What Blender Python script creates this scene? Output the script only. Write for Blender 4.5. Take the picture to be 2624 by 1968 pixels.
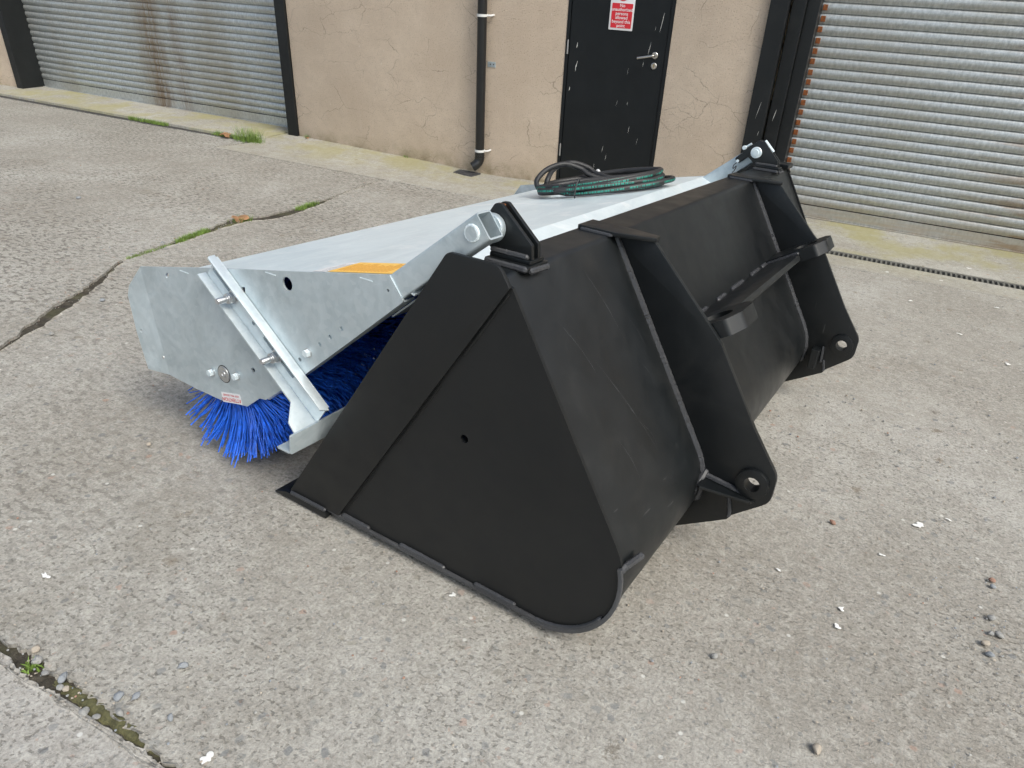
import bpy, bmesh, math, random
import numpy as np
from mathutils import Vector, Matrix
from mathutils.geometry import tessellate_polygon

for ob in list(bpy.data.objects):
    bpy.data.objects.remove(ob, do_unlink=True)
SC = bpy.context.scene
COL = SC.collection
rnd = random.Random(11)
PI = math.pi

# ------------------------------------------------------------------ camera
cam_d = bpy.data.cameras.new('camera')
cam = bpy.data.objects.new('camera', cam_d)
COL.objects.link(cam)
cam_d.sensor_width = 36.0
cam_d.lens = 1830.0 / 2624.0 * 36.0
cam_d.clip_start = 0.05
cam_d.clip_end = 400
_r = Vector((0.8889838, 0.4559891, 0.0422101))
_d = Vector((0.2636350, -0.4342414, -0.8613542))
_f = Vector((-0.3744388, 0.7768580, -0.5062482))
cam.matrix_world = Matrix(((_r.x, -_d.x, -_f.x, 3.48833), (_r.y, -_d.y, -_f.y, -6.49263),
                           (_r.z, -_d.z, -_f.z, 1.86514), (0, 0, 0, 1)))
SC.camera = cam

# ------------------------------------------------------------------ sky, sun, exposure
SUN_EL, SUN_AZ = math.radians(50), math.radians(113)      # azimuth clockwise from +Y
world = bpy.data.worlds.new('World')
SC.world = world
world.use_nodes = True
nt = world.node_tree
nt.nodes.clear()
sky = nt.nodes.new('ShaderNodeTexSky')
sky.sky_type = 'NISHITA'
sky.sun_disc = False
sky.sun_elevation = SUN_EL
sky.sun_rotation = SUN_AZ
sky.air_density = 1.0
sky.dust_density = 4.0
sky.ozone_density = 1.0
hsv = nt.nodes.new('ShaderNodeHueSaturation')
hsv.inputs['Saturation'].default_value = 0.8
bg = nt.nodes.new('ShaderNodeBackground')
bg.inputs['Strength'].default_value = 0.13
wo = nt.nodes.new('ShaderNodeOutputWorld')
nt.links.new(sky.outputs[0], hsv.inputs['Color'])
wb = nt.nodes.new('ShaderNodeMixRGB')
wb.blend_type = 'MULTIPLY'
wb.inputs[0].default_value = 1.0
wb.inputs[2].default_value = (0.975, 1.015, 1.0, 1)
nt.links.new(hsv.outputs[0], wb.inputs[1])
nt.links.new(wb.outputs[0], bg.inputs[0])
nt.links.new(bg.outputs[0], wo.inputs[0])
sun_d = bpy.data.lights.new('sun', 'SUN')
sun_d.energy = 1.25
sun_d.angle = math.radians(24)
sun_d.color = (1.0, 0.985, 0.92)
sun = bpy.data.objects.new('sun', sun_d)
COL.objects.link(sun)
_sv = Vector((math.sin(SUN_AZ) * math.cos(SUN_EL), math.cos(SUN_AZ) * math.cos(SUN_EL), math.sin(SUN_EL)))
sun.rotation_euler = _sv.to_track_quat('Z', 'Y').to_euler()
SC.view_settings.view_transform = 'Standard'
SC.view_settings.look = 'None'
SC.view_settings.exposure = 0.62
SC.view_settings.gamma = 1.0
SC.view_settings.use_curve_mapping = False
SC.render.engine = 'CYCLES'
SC.cycles.max_bounces = 5
SC.cycles.diffuse_bounces = 3
SC.cycles.glossy_bounces = 3
SC.cycles.transmission_bounces = 1
SC.cycles.use_adaptive_sampling = True
SC.cycles.adaptive_threshold = 0.03


# ------------------------------------------------------------------ material helpers
class NT:
    def __init__(self, name, flat=None):
        self.dim = '2D' if flat else '3D'
        self.m = bpy.data.materials.new(name)
        self.m.use_nodes = True
        self.t = self.m.node_tree
        self.b = self.t.nodes['Principled BSDF']
        self.tc = self.t.nodes.new('ShaderNodeTexCoord')
        self.src = self.tc.outputs['Object']
        if flat == 'XZw':
            gm = self.t.nodes.new('ShaderNodeNewGeometry')
            self.src = gm.outputs['Position']
        self.pos = self.src
        if flat in ('XZ', 'XZw'):            # vertical face: work in the plane of the wall
            a = self.t.nodes.new('ShaderNodeSeparateXYZ')
            b = self.t.nodes.new('ShaderNodeCombineXYZ')
            self.t.links.new(self.src, a.inputs[0])
            self.t.links.new(a.outputs[0], b.inputs[0])
            self.t.links.new(a.outputs[2], b.inputs[1])
            self.src = b.outputs[0]

    def n(self, typ, **kw):
        nd = self.t.nodes.new('ShaderNode' + typ)
        for k, v in kw.items():
            setattr(nd, k, v)
        return nd

    def l(self, a, b):
        self.t.links.new(a, b)

    def coord(self, scale=(1, 1, 1), which='Object'):
        mp = self.n('Mapping')
        mp.inputs['Scale'].default_value = scale
        self.l(self.src if which == 'Object' else self.tc.outputs[which], mp.inputs['Vector'])
        return mp.outputs[0]

    def noise(self, scale, detail=4, rough=0.55, vec=None, dist=0.0):
        nd = self.n('TexNoise', noise_dimensions=self.dim)
        nd.inputs['Scale'].default_value = scale
        nd.inputs['Detail'].default_value = detail
        nd.inputs['Roughness'].default_value = rough
        nd.inputs['Distortion'].default_value = dist
        self.l(vec if vec is not None else self.src, nd.inputs['Vector'])
        return nd.outputs['Fac']

    def voro(self, scale, feature='F1', vec=None, rand=1.0):
        nd = self.n('TexVoronoi', feature=feature, voronoi_dimensions=self.dim)
        nd.inputs['Scale'].default_value = scale
        nd.inputs['Randomness'].default_value = rand
        self.l(vec if vec is not None else self.src, nd.inputs['Vector'])
        return nd

    def ramp(self, fac, stops, interp='LINEAR'):
        nd = self.n('ValToRGB')
        nd.color_ramp.interpolation = interp
        els = nd.color_ramp.elements
        while len(els) < len(stops):
            els.new(0.5)
        for e, (p, c) in zip(els, stops):
            e.position = p
            e.color = (c, c, c, 1) if isinstance(c, (int, float)) else (*c, 1)
        self.l(fac, nd.inputs[0])
        return nd.outputs[0]

    def mix(self, fac, a, b, mode='MIX'):
        nd = self.n('MixRGB', blend_type=mode)
        for inp, v in ((nd.inputs[0], fac), (nd.inputs[1], a), (nd.inputs[2], b)):
            if isinstance(v, (int, float)):
                inp.default_value = v
            elif isinstance(v, tuple):
                inp.default_value = (*v, 1)
            else:
                self.l(v, inp)
        return nd.outputs[0]

    def math(self, op, a, b=None, clamp=False):
        nd = self.n('Math', operation=op, use_clamp=clamp)
        for inp, v in ((nd.inputs[0], a), (nd.inputs[1], b)):
            if v is None:
                continue
            if isinstance(v, (int, float)):
                inp.default_value = v
            else:
                self.l(v, inp)
        return nd.outputs[0]

    def sep(self, which='Object'):
        nd = self.n('SeparateXYZ')
        self.l(self.pos if which == 'Object' else self.tc.outputs[which], nd.inputs[0])
        return nd.outputs

    def bump(self, h, strength=0.5, dist=0.01, prev=None):
        nd = self.n('Bump')
        nd.inputs['Strength'].default_value = strength
        nd.inputs['Distance'].default_value = dist
        self.l(h, nd.inputs['Height'])
        if prev is not None:
            self.l(prev, nd.inputs['Normal'])
        self.l(nd.outputs[0], self.b.inputs['Normal'])
        return nd.outputs[0]

    def set(self, col=None, rough=None, metal=None, spec=None):
        for nm, v in (('Base Color', col), ('Roughness', rough), ('Metallic', metal), ('Specular IOR Level', spec)):
            if v is None:
                continue
            inp = self.b.inputs[nm]
            if isinstance(v, tuple):
                inp.default_value = (*v, 1)
            elif isinstance(v, (int, float)):
                inp.default_value = v
            else:
                self.l(v, inp)


MAT = {}


def simple(name, col, rough=0.5, metal=0.0, var=0.15, vs=20, bump=0.0, bs=80, bd=0.002):
    k = NT(name)
    dark = tuple(c * (1 - var) for c in col)
    lite = tuple(min(1, c * (1 + var)) for c in col)
    k.set(k.ramp(k.noise(vs, 5), [(0.3, dark), (0.7, lite)]), rough, metal)
    if bump:
        k.bump(k.noise(bs, 4), bump, bd)
    MAT[name] = k.m
    return k.m


def make_materials():
    # weathered exposed-aggregate concrete
    def concrete(name, moss=0.0, tint=(1, 1, 1), smooth=0.0):
        k = NT(name, 'XY')
        big = k.noise(0.9, 4, 0.6)
        mid = k.noise(7, 4, 0.65)
        fine = k.noise(120, 3, 0.75)
        c = k.ramp(big, [(0.3, (0.30, 0.278, 0.252)), (0.52, (0.36, 0.341, 0.316)), (0.72, (0.42, 0.405, 0.385))])
        c = k.mix(k.ramp(mid, [(0.35, 0.38), (0.60, 0.0)]), c, (0.25, 0.23, 0.205))
        c = k.mix(k.ramp(k.noise(28, 3, 0.7), [(0.45, 0.0), (0.75, 0.5)]), c, (0.47, 0.45, 0.42))
        c = k.mix(0.7, c, k.ramp(fine, [(0.3, 0.34), (0.7, 0.66)]), 'OVERLAY')
        # stones of the aggregate, three sizes
        h = fine
        warp = k.n('VectorMath', operation='ADD')
        nz = k.n('TexNoise', noise_dimensions='2D')
        nz.inputs['Scale'].default_value = 40
        k.l(k.src, nz.inputs['Vector'])
        sc = k.n('VectorMath', operation='SCALE')
        sc.inputs[3].default_value = 0.02
        k.l(nz.outputs['Color'], sc.inputs[0])
        k.l(k.src, warp.inputs[0])
        k.l(sc.outputs[0], warp.inputs[1])
        for s, thr, lim, amt in ((30, 0.30, 0.84, 0.62), (80, 0.34, 0.74, 0.45)):
            v = k.voro(s, vec=warp.outputs[0])
            sp = k.n('SeparateColor')
            k.l(v.outputs['Color'], sp.inputs[0])
            inside = k.ramp(v.outputs['Distance'], [(thr * 0.75, 1.0), (thr, 0.0)])
            pick = k.ramp(sp.outputs[0], [(lim, 0.0), (lim + 0.02, 1.0)])
            msk = k.math('MULTIPLY', inside, pick)
            sc_ = k.ramp(sp.outputs[1], [(0.0, (0.14, 0.15, 0.165)), (0.3, (0.24, 0.245, 0.245)), (0.52, (0.31, 0.29, 0.25)),
                                        (0.7, (0.20, 0.19, 0.175)), (0.86, (0.41, 0.40, 0.38)), (0.965, (0.39, 0.28, 0.235)), (1.0, (0.36, 0.23, 0.18))])
            c = k.mix(k.math('MULTIPLY', msk, amt), c, sc_)
        # pits
        pit = k.ramp(k.noise(64, 3, 0.62, vec=k.coord((1.0, 1.35, 1.0))), [(0.575, 0.0), (0.66, 1.0)])
        pit0 = pit
        pit = k.math('MULTIPLY', pit, k.ramp(k.noise(1.6, 3), [(0.36, 0.25), (0.6, 1.0)]))
        c = k.mix(k.math('MULTIPLY', pit, 0.62 - smooth * 0.4), c, (0.125, 0.115, 0.10))
        h = k.math('SUBTRACT', h, k.math('MULTIPLY', pit0, 0.8))
        x_ = k.sep()[0]
        big_p = k.ramp(k.noise(30, 3, 0.6, vec=k.coord((0.8, 1.5, 1.0))), [(0.545, 0.0), (0.575, 1.0)])
        where = k.math('MULTIPLY', k.ramp(k.math('MULTIPLY', k.math('SUBTRACT', 2.6, x_), 0.5), [(0.12, 0.14), (0.6, 1.0)]), k.ramp(k.noise(0.7, 2), [(0.36, 0.35), (0.58, 1.0)]))
        big_p = k.math('MULTIPLY', big_p, where)
        c = k.mix(k.math('MULTIPLY', big_p, 0.68 - smooth * 0.55), c, (0.11, 0.10, 0.088))
        sv = k.voro(7.5, vec=warp.outputs[0])
        ss = k.n('SeparateColor')
        k.l(sv.outputs['Color'], ss.inputs[0])
        sd = k.math('ADD', sv.outputs['Distance'], k.math('MULTIPLY', k.math('SUBTRACT', k.noise(30, 4, 0.75), 0.5), 0.75))
        spot = k.math('MULTIPLY', k.ramp(sd, [(0.02, 1.0), (0.16, 0.0)]), k.ramp(ss.outputs[0], [(0.80, 0.0), (0.98, 1.0)]))
        c = k.mix(k.math('MULTIPLY', spot, 0.6), c, k.mix(ss.outputs[1], (0.12, 0.105, 0.085), (0.20, 0.15, 0.10)))
        # brown and dark stains
        st = k.ramp(k.noise(1.7, 4, 0.6), [(0.63, 0.0), (0.72, 1.0)])
        c = k.mix(k.math('MULTIPLY', st, 0.22), c, (0.19, 0.165, 0.13))
        # pale specks (bird lime)
        v = k.voro(16)
        sp = k.n('SeparateColor')
        k.l(v.outputs['Color'], sp.inputs[0])
        w = k.math('MULTIPLY', k.ramp(v.outputs['Distance'], [(0.06, 1.0), (0.10, 0.0)]), k.ramp(sp.outputs[2], [(0.965, 0.0), (0.97, 1.0)]))
        c = k.mix(k.math('MULTIPLY', w, 0.75), c, (0.62, 0.61, 0.59))
        if moss:
            y = k.sep()[1]
            near = k.ramp(k.math('MULTIPLY', k.math('ADD', y, 1.5), 0.55), [(0.25, 0.0), (0.62, 0.75), (0.83, 1.0)])
            mm = k.math('MULTIPLY', near, k.ramp(k.noise(1.5, 5, 0.62), [(0.44, 0.0), (0.62, 1.0)]))
            c = k.mix(k.math('MULTIPLY', mm, moss), c, k.mix(k.noise(14, 5), (0.29, 0.27, 0.12), (0.37, 0.335, 0.21)))
        c = k.mix(1.0, c, tint, 'MULTIPLY')
        k.set(c, 0.92, 0.0, 0.25)
        k.bump(h, 0.45 - smooth * 0.2, 0.005)
        MAT[name] = k.m
    concrete('concrete', tint=(1.0, 1.0, 0.96))
    concrete('concrete_pale', tint=(1.04, 1.04, 1.02))
    concrete('apron', moss=0.85, tint=(1.04, 1.04, 0.98), smooth=1.0)

    # damp soil in the joints
    k = NT('soil')
    c = k.ramp(k.noise(30, 6, 0.7), [(0.3, (0.03, 0.026, 0.021)), (0.55, (0.075, 0.066, 0.052)), (0.75, (0.14, 0.125, 0.10))])
    c = k.mix(k.ramp(k.noise(6, 4), [(0.5, 0.0), (0.62, 0.35)]), c, (0.11, 0.11, 0.05))
    k.set(c, 0.95, 0, 0.2)
    k.bump(k.noise(60, 5, 0.7), 0.8, 0.012)
    MAT['soil'] = k.m

    # painted cement render with hairline cracks
    k = NT('render_wall', 'XZ')
    c = k.ramp(k.noise(1.3, 5, 0.6), [(0.3, (0.555, 0.45, 0.35)), (0.7, (0.64, 0.53, 0.42))])
    c = k.mix(k.ramp(k.noise(9, 6, 0.7), [(0.4, 0.0), (0.8, 0.45)]), c, (0.50, 0.40, 0.31))
    streak = k.noise(3.0, 5, 0.6, vec=k.coord((9, 0.35, 1)))
    c = k.mix(k.ramp(streak, [(0.62, 0.0), (0.8, 0.25)]), c, (0.60, 0.52, 0.44))
    nz = k.n('TexNoise', noise_dimensions='2D')
    nz.inputs['Scale'].default_value = 4.5
    nz.inputs['Detail'].default_value = 5
    k.l(k.src, nz.inputs['Vector'])
    sc = k.n('VectorMath', operation='SCALE')
    sc.inputs[3].default_value = 0.20
    k.l(nz.outputs['Color'], sc.inputs[0])
    ad = k.n('VectorMath', operation='ADD')
    k.l(k.src, ad.inputs[0])
    k.l(sc.outputs[0], ad.inputs[1])
    mp = k.n('Mapping')
    mp.inputs['Scale'].default_value = (1.0, 1.9, 1.0)
    k.l(ad.outputs[0], mp.inputs['Vector'])
    v1 = k.voro(2.1, 'DISTANCE_TO_EDGE', vec=mp.outputs[0])
    v2 = k.voro(4.6, 'DISTANCE_TO_EDGE', vec=mp.outputs[0])
    cr = k.math('MULTIPLY', k.ramp(v1.outputs['Distance'], [(0.0, 1.0), (0.012, 0.0)]), k.ramp(k.noise(1.9, 3), [(0.44, 0.0), (0.58, 1.0)]))
    cr2 = k.math('MULTIPLY', k.ramp(v2.outputs['Distance'], [(0.0, 1.0), (0.014, 0.0)]), k.ramp(k.noise(1.4, 3, vec=k.coord((1, 1.3, 1))), [(0.52, 0.0), (0.62, 0.8)]))
    cr = k.math('MAXIMUM', cr, cr2)
    c = k.mix(k.math('MULTIPLY', cr, 0.62), c, (0.17, 0.135, 0.105))
    pits = k.ramp(k.noise(95, 2, 0.5), [(0.62, 0.0), (0.70, 1.0)])
    c = k.mix(k.math('MULTIPLY', pits, 0.4), c, (0.2, 0.155, 0.12))
    chip = k.ramp(k.noise(30, 2, 0.5, vec=k.coord((2.6, 0.55, 1))), [(0.77, 0.0), (0.79, 1.0)])
    c = k.mix(k.math('MULTIPLY', chip, 0.7), c, (0.70, 0.64, 0.56))
    z = k.sep()[2]
    grime = k.math('MULTIPLY', k.ramp(k.math('MULTIPLY', z, 2.2), [(0.05, 1.0), (0.42, 0.0)]), k.ramp(k.noise(6, 5), [(0.35, 0.15), (0.65, 1.0)]))
    c = k.mix(k.math('MULTIPLY', grime, 0.7), c, (0.20, 0.165, 0.085))
    k.set(c, 0.9, 0, 0.25)
    h = k.math('SUBTRACT', k.noise(75, 3, 0.7), k.math('MULTIPLY', pits, 0.5))
    k.bump(h, 0.6, 0.008)
    MAT['render_wall'] = k.m

    # galvanised steel
    def galv(name, a, b, rough, metal=0.75, scale=1.0, stain=0.0):
        k = NT(name)
        f = k.noise(7 * scale, 6, 0.65, vec=k.coord((1, 0.35, 1)), dist=1.2)
        c = k.ramp(f, [(0.3, a), (0.7, b)])
        sp = k.voro(60 * scale)
        s2 = k.n('SeparateColor')
        k.l(sp.outputs['Color'], s2.inputs[0])
        c = k.mix(0.22, c, k.ramp(s2.outputs[0], [(0.0, 0.35), (1.0, 0.65)]), 'OVERLAY')
        c = k.mix(k.ramp(k.noise(2.5 * scale, 5, 0.7, dist=2.0), [(0.55, 0.0), (0.68, 0.55)]), c, tuple(min(1, x * 1.22) for x in b))
        r = k.math('ADD', k.math('MULTIPLY', f, 0.22), rough - 0.1)
        k.set(c, r, metal)
        k.bump(k.noise(16 * scale, 2), 0.06, 0.01)
        MAT[name] = k.m
        return k
    galv('galvanised', (0.46, 0.525, 0.55), (0.60, 0.67, 0.70), 0.45, 0.55)
    galv('galvanised_bright', (0.68, 0.765, 0.80), (0.80, 0.88, 0.90), 0.42, 0.35, 1.2)
    galv('galvanised_leg', (0.56, 0.62, 0.65), (0.68, 0.745, 0.77), 0.42, 0.5, 1.6)
    galv('zinc_bolt', (0.5, 0.51, 0.52), (0.66, 0.67, 0.68), 0.3, 0.9, 3)

    # roller shutter: galvanised slats with run-down rust
    def shutter(name, rusty):
        k = NT(name, 'XZw')
        xyz = k.sep()
        fl = k.noise(42, 4, 0.7, vec=k.coord((1, 0.5, 1)))
        c = k.ramp(fl, [(0.3, (0.36, 0.38, 0.38)), (0.7, (0.56, 0.585, 0.58))])
        c = k.mix(k.ramp(k.noise(1.2, 4), [(0.4, 0.0), (0.7, 0.3)]), c, (0.38, 0.36, 0.31))
        if rusty == 'left':
            d = k.math('ABSOLUTE', k.math('ADD', xyz[0], 5.03))
            d2 = k.math('ABSOLUTE', k.math('ADD', xyz[0], 4.6))
            wob = k.math('MULTIPLY', k.noise(5, 4), 0.22)
            m1 = k.ramp(k.math('ADD', d, wob), [(0.14, 1.0), (0.40, 0.0)])
            m2 = k.ramp(k.math('ADD', d2, wob), [(0.08, 0.7), (0.3, 0.0)])
            st = k.noise(6, 5, 0.6, vec=k.coord((6, 0.4, 1)))
            m = k.math('MULTIPLY', k.math('MAXIMUM', m1, m2), k.ramp(st, [(0.34, 0.15), (0.6, 1.0)]))
            c = k.mix(k.math('MULTIPLY', m, 0.9), c, k.mix(k.noise(16, 3), (0.16, 0.075, 0.025), (0.22, 0.15, 0.09)))
            brown = k.ramp(k.noise(1.0, 4, vec=k.coord((1.2, 0.25, 1))), [(0.45, 0.0), (0.7, 0.5)])
            c = k.mix(brown, c, (0.29, 0.255, 0.2))
        else:
            low = k.ramp(xyz[2], [(0.10, 0.8), (0.33, 0.0)])
            c = k.mix(k.math('MULTIPLY', low, k.ramp(k.noise(9, 4, vec=k.coord((0.5, 5, 1))), [(0.3, 0.3), (0.7, 1.0)])), c, (0.44, 0.375, 0.29))
            rr = k.math('MULTIPLY', k.ramp(k.math('SUBTRACT', xyz[0], 4.05), [(0.0, 0.0), (0.5, 1.0)]), k.ramp(k.noise(3.2, 3, vec=k.coord((0.5, 3.5, 1))), [(0.55, 0.0), (0.66, 1.0)]))
            c = k.mix(k.math('MULTIPLY', rr, 0.5), c, (0.26, 0.15, 0.06))
        k.set(c, k.ramp(fl, [(0.2, 0.5), (0.8, 0.36)]), 0.55)
        k.bump(k.noise(55, 3, 0.6), 0.22, 0.004)
        MAT[name] = k.m
    shutter('shutter_left', 'left')
    shutter('shutter_right', 'right')

    # satin black enamel on plate steel
    def black(name, a, b, rough, dust=0.3, scr=0.3, spec=0.5):
        k = NT(name)
        c = k.ramp(k.noise(3.0, 2, 0.6), [(0.3, a), (0.7, b)])
        d = k.ramp(k.noise(5, 6, 0.7, dist=0.8), [(0.55, 0.0), (0.75, dust)])
        c = k.mix(d, c, (0.045, 0.043, 0.040))
        s = k.noise(9, 3, 0.5, vec=k.coord((16, 1.0, 1.0)), dist=0.2)
        s = k.math('MULTIPLY', k.ramp(s, [(0.70, 0.0), (0.73, 1.0)]), k.ramp(k.noise(1.6, 2), [(0.5, 0.0), (0.6, 1.0)]))
        c = k.mix(k.math('MULTIPLY', s, scr), c, (0.11, 0.11, 0.108))
        k.set(c, k.ramp(k.noise(11, 2), [(0.3, rough - 0.05), (0.7, rough + 0.08)]), 0.0, spec)
        k.bump(k.math('ADD', k.noise(260, 1), k.math('MULTIPLY', k.noise(14, 1), 1.2)), 0.05, 0.002)
        MAT[name] = k.m
    black('black_paint', (0.0030, 0.0042, 0.0048), (0.0055, 0.0070, 0.0078), 0.40, 0.20, 0.3, 0.56)
    black('black_side', (0.0055, 0.0062, 0.0066), (0.0085, 0.0092, 0.0096), 0.48, 0.08, 0.08, 0.42)
    black('black_weld', (0.030, 0.031, 0.034), (0.055, 0.056, 0.060), 0.45, 0.3, 0.0)
    black('black_worn_lit', (0.035, 0.036, 0.039), (0.075, 0.076, 0.079), 0.45, 0.6, 0.0)  # scuffed ledge paint; light falling from above is put into the grey
    black('door_black', (0.0035, 0.0052, 0.0064), (0.0068, 0.0090, 0.0108), 0.42, 0.05, 0.1, 0.35)
    black('steel_black', (0.0045, 0.0058, 0.0065), (0.009, 0.0105, 0.0115), 0.5, 0.2, 0.2, 0.4)
    simple('bristle', (0.02, 0.135, 0.74), 0.35, 0, 0.45, 45)
    simple('brush_core', (0.01, 0.03, 0.18), 0.6)
    simple('rubber', (0.018, 0.018, 0.019), 0.5, 0, 0.2, 30, 0.2, 200)
    simple('pipe_black', (0.011, 0.0115, 0.012), 0.32, 0, 0.2, 8)
    simple('white_plastic', (0.66, 0.66, 0.65), 0.45, 0, 0.08, 10)
    simple('sign_white', (0.78, 0.77, 0.77), 0.4, 0, 0.03)
    simple('sign_red', (0.62, 0.022, 0.035), 0.4, 0, 0.06)
    simple('label_orange', (0.90, 0.54, 0.12), 0.5, 0, 0.1, 90)
    simple('label_ink', (0.60, 0.27, 0.03), 0.5, 0, 0.1)
    simple('label_grey', (0.45, 0.45, 0.46), 0.5, 0, 0.1)
    simple('steel_handle', (0.55, 0.53, 0.50), 0.28, 0.95, 0.08)
    simple('rust', (0.22, 0.072, 0.02), 0.85, 0, 0.4, 40, 0.4, 90)
    simple('iron', (0.07, 0.07, 0.075), 0.6, 0.3, 0.3, 20, 0.3, 60)
    simple('grate', (0.17, 0.165, 0.145), 0.7, 0.3, 0.3, 25, 0.3, 60)
    simple('void', (0.006, 0.006, 0.006), 0.9)
    simple('lime', (0.78, 0.77, 0.74), 0.85, 0, 0.1, 40)
    simple('paint_chip', (0.66, 0.65, 0.62), 0.7, 0, 0.2, 30)
    simple('scratch', (0.075, 0.078, 0.08), 0.6, 0, 0.4, 30)
    simple('grass', (0.16, 0.25, 0.045), 0.6, 0, 0.45, 25)
    simple('moss', (0.105, 0.10, 0.045), 0.95, 0, 0.5, 30, 0.8, 90, 0.01)
    simple('dead_leaf', (0.52, 0.30, 0.16), 0.8, 0, 0.3, 25)
    simple('pebble_grey', (0.30, 0.295, 0.28), 0.85, 0, 0.3, 30, 0.4, 60)
    simple('pebble_blue', (0.26, 0.275, 0.29), 0.8, 0, 0.25, 30, 0.4, 60)
    simple('pebble_tan', (0.38, 0.33, 0.27), 0.85, 0, 0.25, 30, 0.4, 60)
    simple('pebble_red', (0.34, 0.20, 0.145), 0.85, 0, 0.25, 30, 0.4, 60)
    simple('brass', (0.45, 0.36, 0.2), 0.4, 0.8, 0.1)
    # printed hose: green lettering along one side
    k = NT('hose_rubber')
    uv = k.n('SeparateXYZ')
    k.l(k.tc.outputs['UV'], uv.inputs[0])
    band = k.math('MULTIPLY', k.ramp(uv.outputs[1], [(0.17, 0.0), (0.19, 1.0)]), k.ramp(uv.outputs[1], [(0.29, 1.0), (0.31, 0.0)]))
    cu = k.n('CombineXYZ')
    k.l(uv.outputs[0], cu.inputs[0])
    t1 = k.ramp(k.noise(170, 2, 0.5, vec=cu.outputs[0]), [(0.46, 0.0), (0.52, 1.0)])
    t2 = k.ramp(k.noise(9, 2, 0.5, vec=cu.outputs[0]), [(0.44, 0.0), (0.48, 1.0)])
    ink = k.math('MULTIPLY', band, k.math('MULTIPLY', t1, t2))
    base = k.ramp(k.noise(20, 4), [(0.3, (0.016, 0.016, 0.017)), (0.7, (0.032, 0.031, 0.031))])
    k.set(k.mix(k.math('MULTIPLY', ink, 0.95), base, (0.018, 0.27, 0.205)), 0.5)
    MAT['hose_rubber'] = k.m


make_materials()


# ------------------------------------------------------------------ geometry helpers
def empty(name, parent=None, loc=(0, 0, 0)):
    o = bpy.data.objects.new(name, None)
    COL.objects.link(o)
    o.empty_display_size = 0.1
    o.location = loc
    if parent:
        o.parent = parent
    return o


def tag(o, label=None, cat=None, group=None, kind=None):
    for kk, v in (('label', label), ('category', cat), ('group', group), ('kind', kind)):
        if v:
            o[kk] = v
    return o


def link(name, me, mat, parent=None, smooth=None):
    if mat and not me.materials:
        me.materials.append(MAT[mat])
    if smooth is not None:
        me.polygons.foreach_set('use_smooth', [True] * len(me.polygons))
        me.set_sharp_from_angle(angle=math.radians(smooth))
    o = bpy.data.objects.new(name, me)
    COL.objects.link(o)
    if parent:
        o.parent = parent
    return o


def bm_obj(name, bm, mat, parent=None, smooth=None):
    bmesh.ops.recalc_face_normals(bm, faces=bm.faces)
    me = bpy.data.meshes.new(name)
    bm.to_mesh(me)
    bm.free()
    return link(name, me, mat, parent, smooth)


def add_box(bm, lo, hi, bev=0.0, mtx=None):
    r = bmesh.ops.create_cube(bm, size=1.0)
    vs = r['verts']
    for v in vs:
        v.co = Vector([lo[i] + (v.co[i] + 0.5) * (hi[i] - lo[i]) for i in range(3)])
    if bev:
        es = list({e for v in vs for e in v.link_edges})
        rb = bmesh.ops.bevel(bm, geom=es, offset=bev, segments=2, affect='EDGES', profile=0.6)
        vs = list({v for f in rb['faces'] for v in f.verts} | {v for v in vs if v.is_valid})
    if mtx is not None:
        for v in vs:
            v.co = mtx @ v.co
    return vs


def box(name, lo, hi, mat, parent=None, bev=0.002, mtx=None):
    bm = bmesh.new()
    add_box(bm, lo, hi, bev, mtx)
    return bm_obj(name, bm, mat, parent)


def add_plate(bm, outline, holes, a, b, fmap, bev=0.0):
    """prism of a 2-D outline with holes between depth a and b; fmap(x, y, d) -> 3-D point"""
    loops = [list(outline)] + [list(h) for h in holes]
    tv, bv = [], []
    for lp in loops:
        tv.append([bm.verts.new(fmap(x, y, b)) for x, y in lp])
        bv.append([bm.verts.new(fmap(x, y, a)) for x, y in lp])
    if not holes:
        f1 = bm.faces.new(tv[0])
        f2 = bm.faces.new(list(reversed(bv[0])))
    else:
        flat_t = [v for l in tv for v in l]
        flat_b = [v for l in bv for v in l]
        tri = tessellate_polygon([[Vector((x, y, 0)) for x, y in lp] for lp in loops])
        for t in tri:
            try:
                bm.faces.new([flat_t[i] for i in t])
                bm.faces.new([flat_b[i] for i in reversed(t)])
            except ValueError:
                pass
    rim = []
    for t, b_ in zip(tv, bv):
        n = len(t)
        for i in range(n):
            j = (i + 1) % n
            bm.faces.new((t[i], t[j], b_[j], b_[i]))
    bmesh.ops.recalc_face_normals(bm, faces=bm.faces)
    if bev:
        for lst in (tv[0], bv[0]):
            n = len(lst)
            for i in range(n):
                e = bm.edges.get((lst[i], lst[(i + 1) % n]))
                if e:
                    rim.append(e)
        bmesh.ops.bevel(bm, geom=rim, offset=bev, segments=2, affect='EDGES', profile=0.6, clamp_overlap=True)


UZ = lambda x, y, d: Vector((x, d, y))       # outline in (u, z), depth along w
XZ = UZ
UW = lambda x, y, d: Vector((x, y, d))       # outline in (u, w), depth along z


def plate(name, outline, a, b, mat, parent=None, holes=(), fmap=UZ, bev=0.0015, smooth=30):
    bm = bmesh.new()
    add_plate(bm, outline, holes, a, b, fmap, bev)
    return bm_obj(name, bm, mat, parent, smooth)


def circ(cx, cy, r, n=20, r2=None, ang=0.0):
    r2 = r2 or r
    out = []
    for i in range(n):
        t = 2 * PI * i / n
        x, y = r * math.cos(t), r2 * math.sin(t)
        out.append((cx + x * math.cos(ang) - y * math.sin(ang), cy + x * math.sin(ang) + y * math.cos(ang)))
    return out


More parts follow.
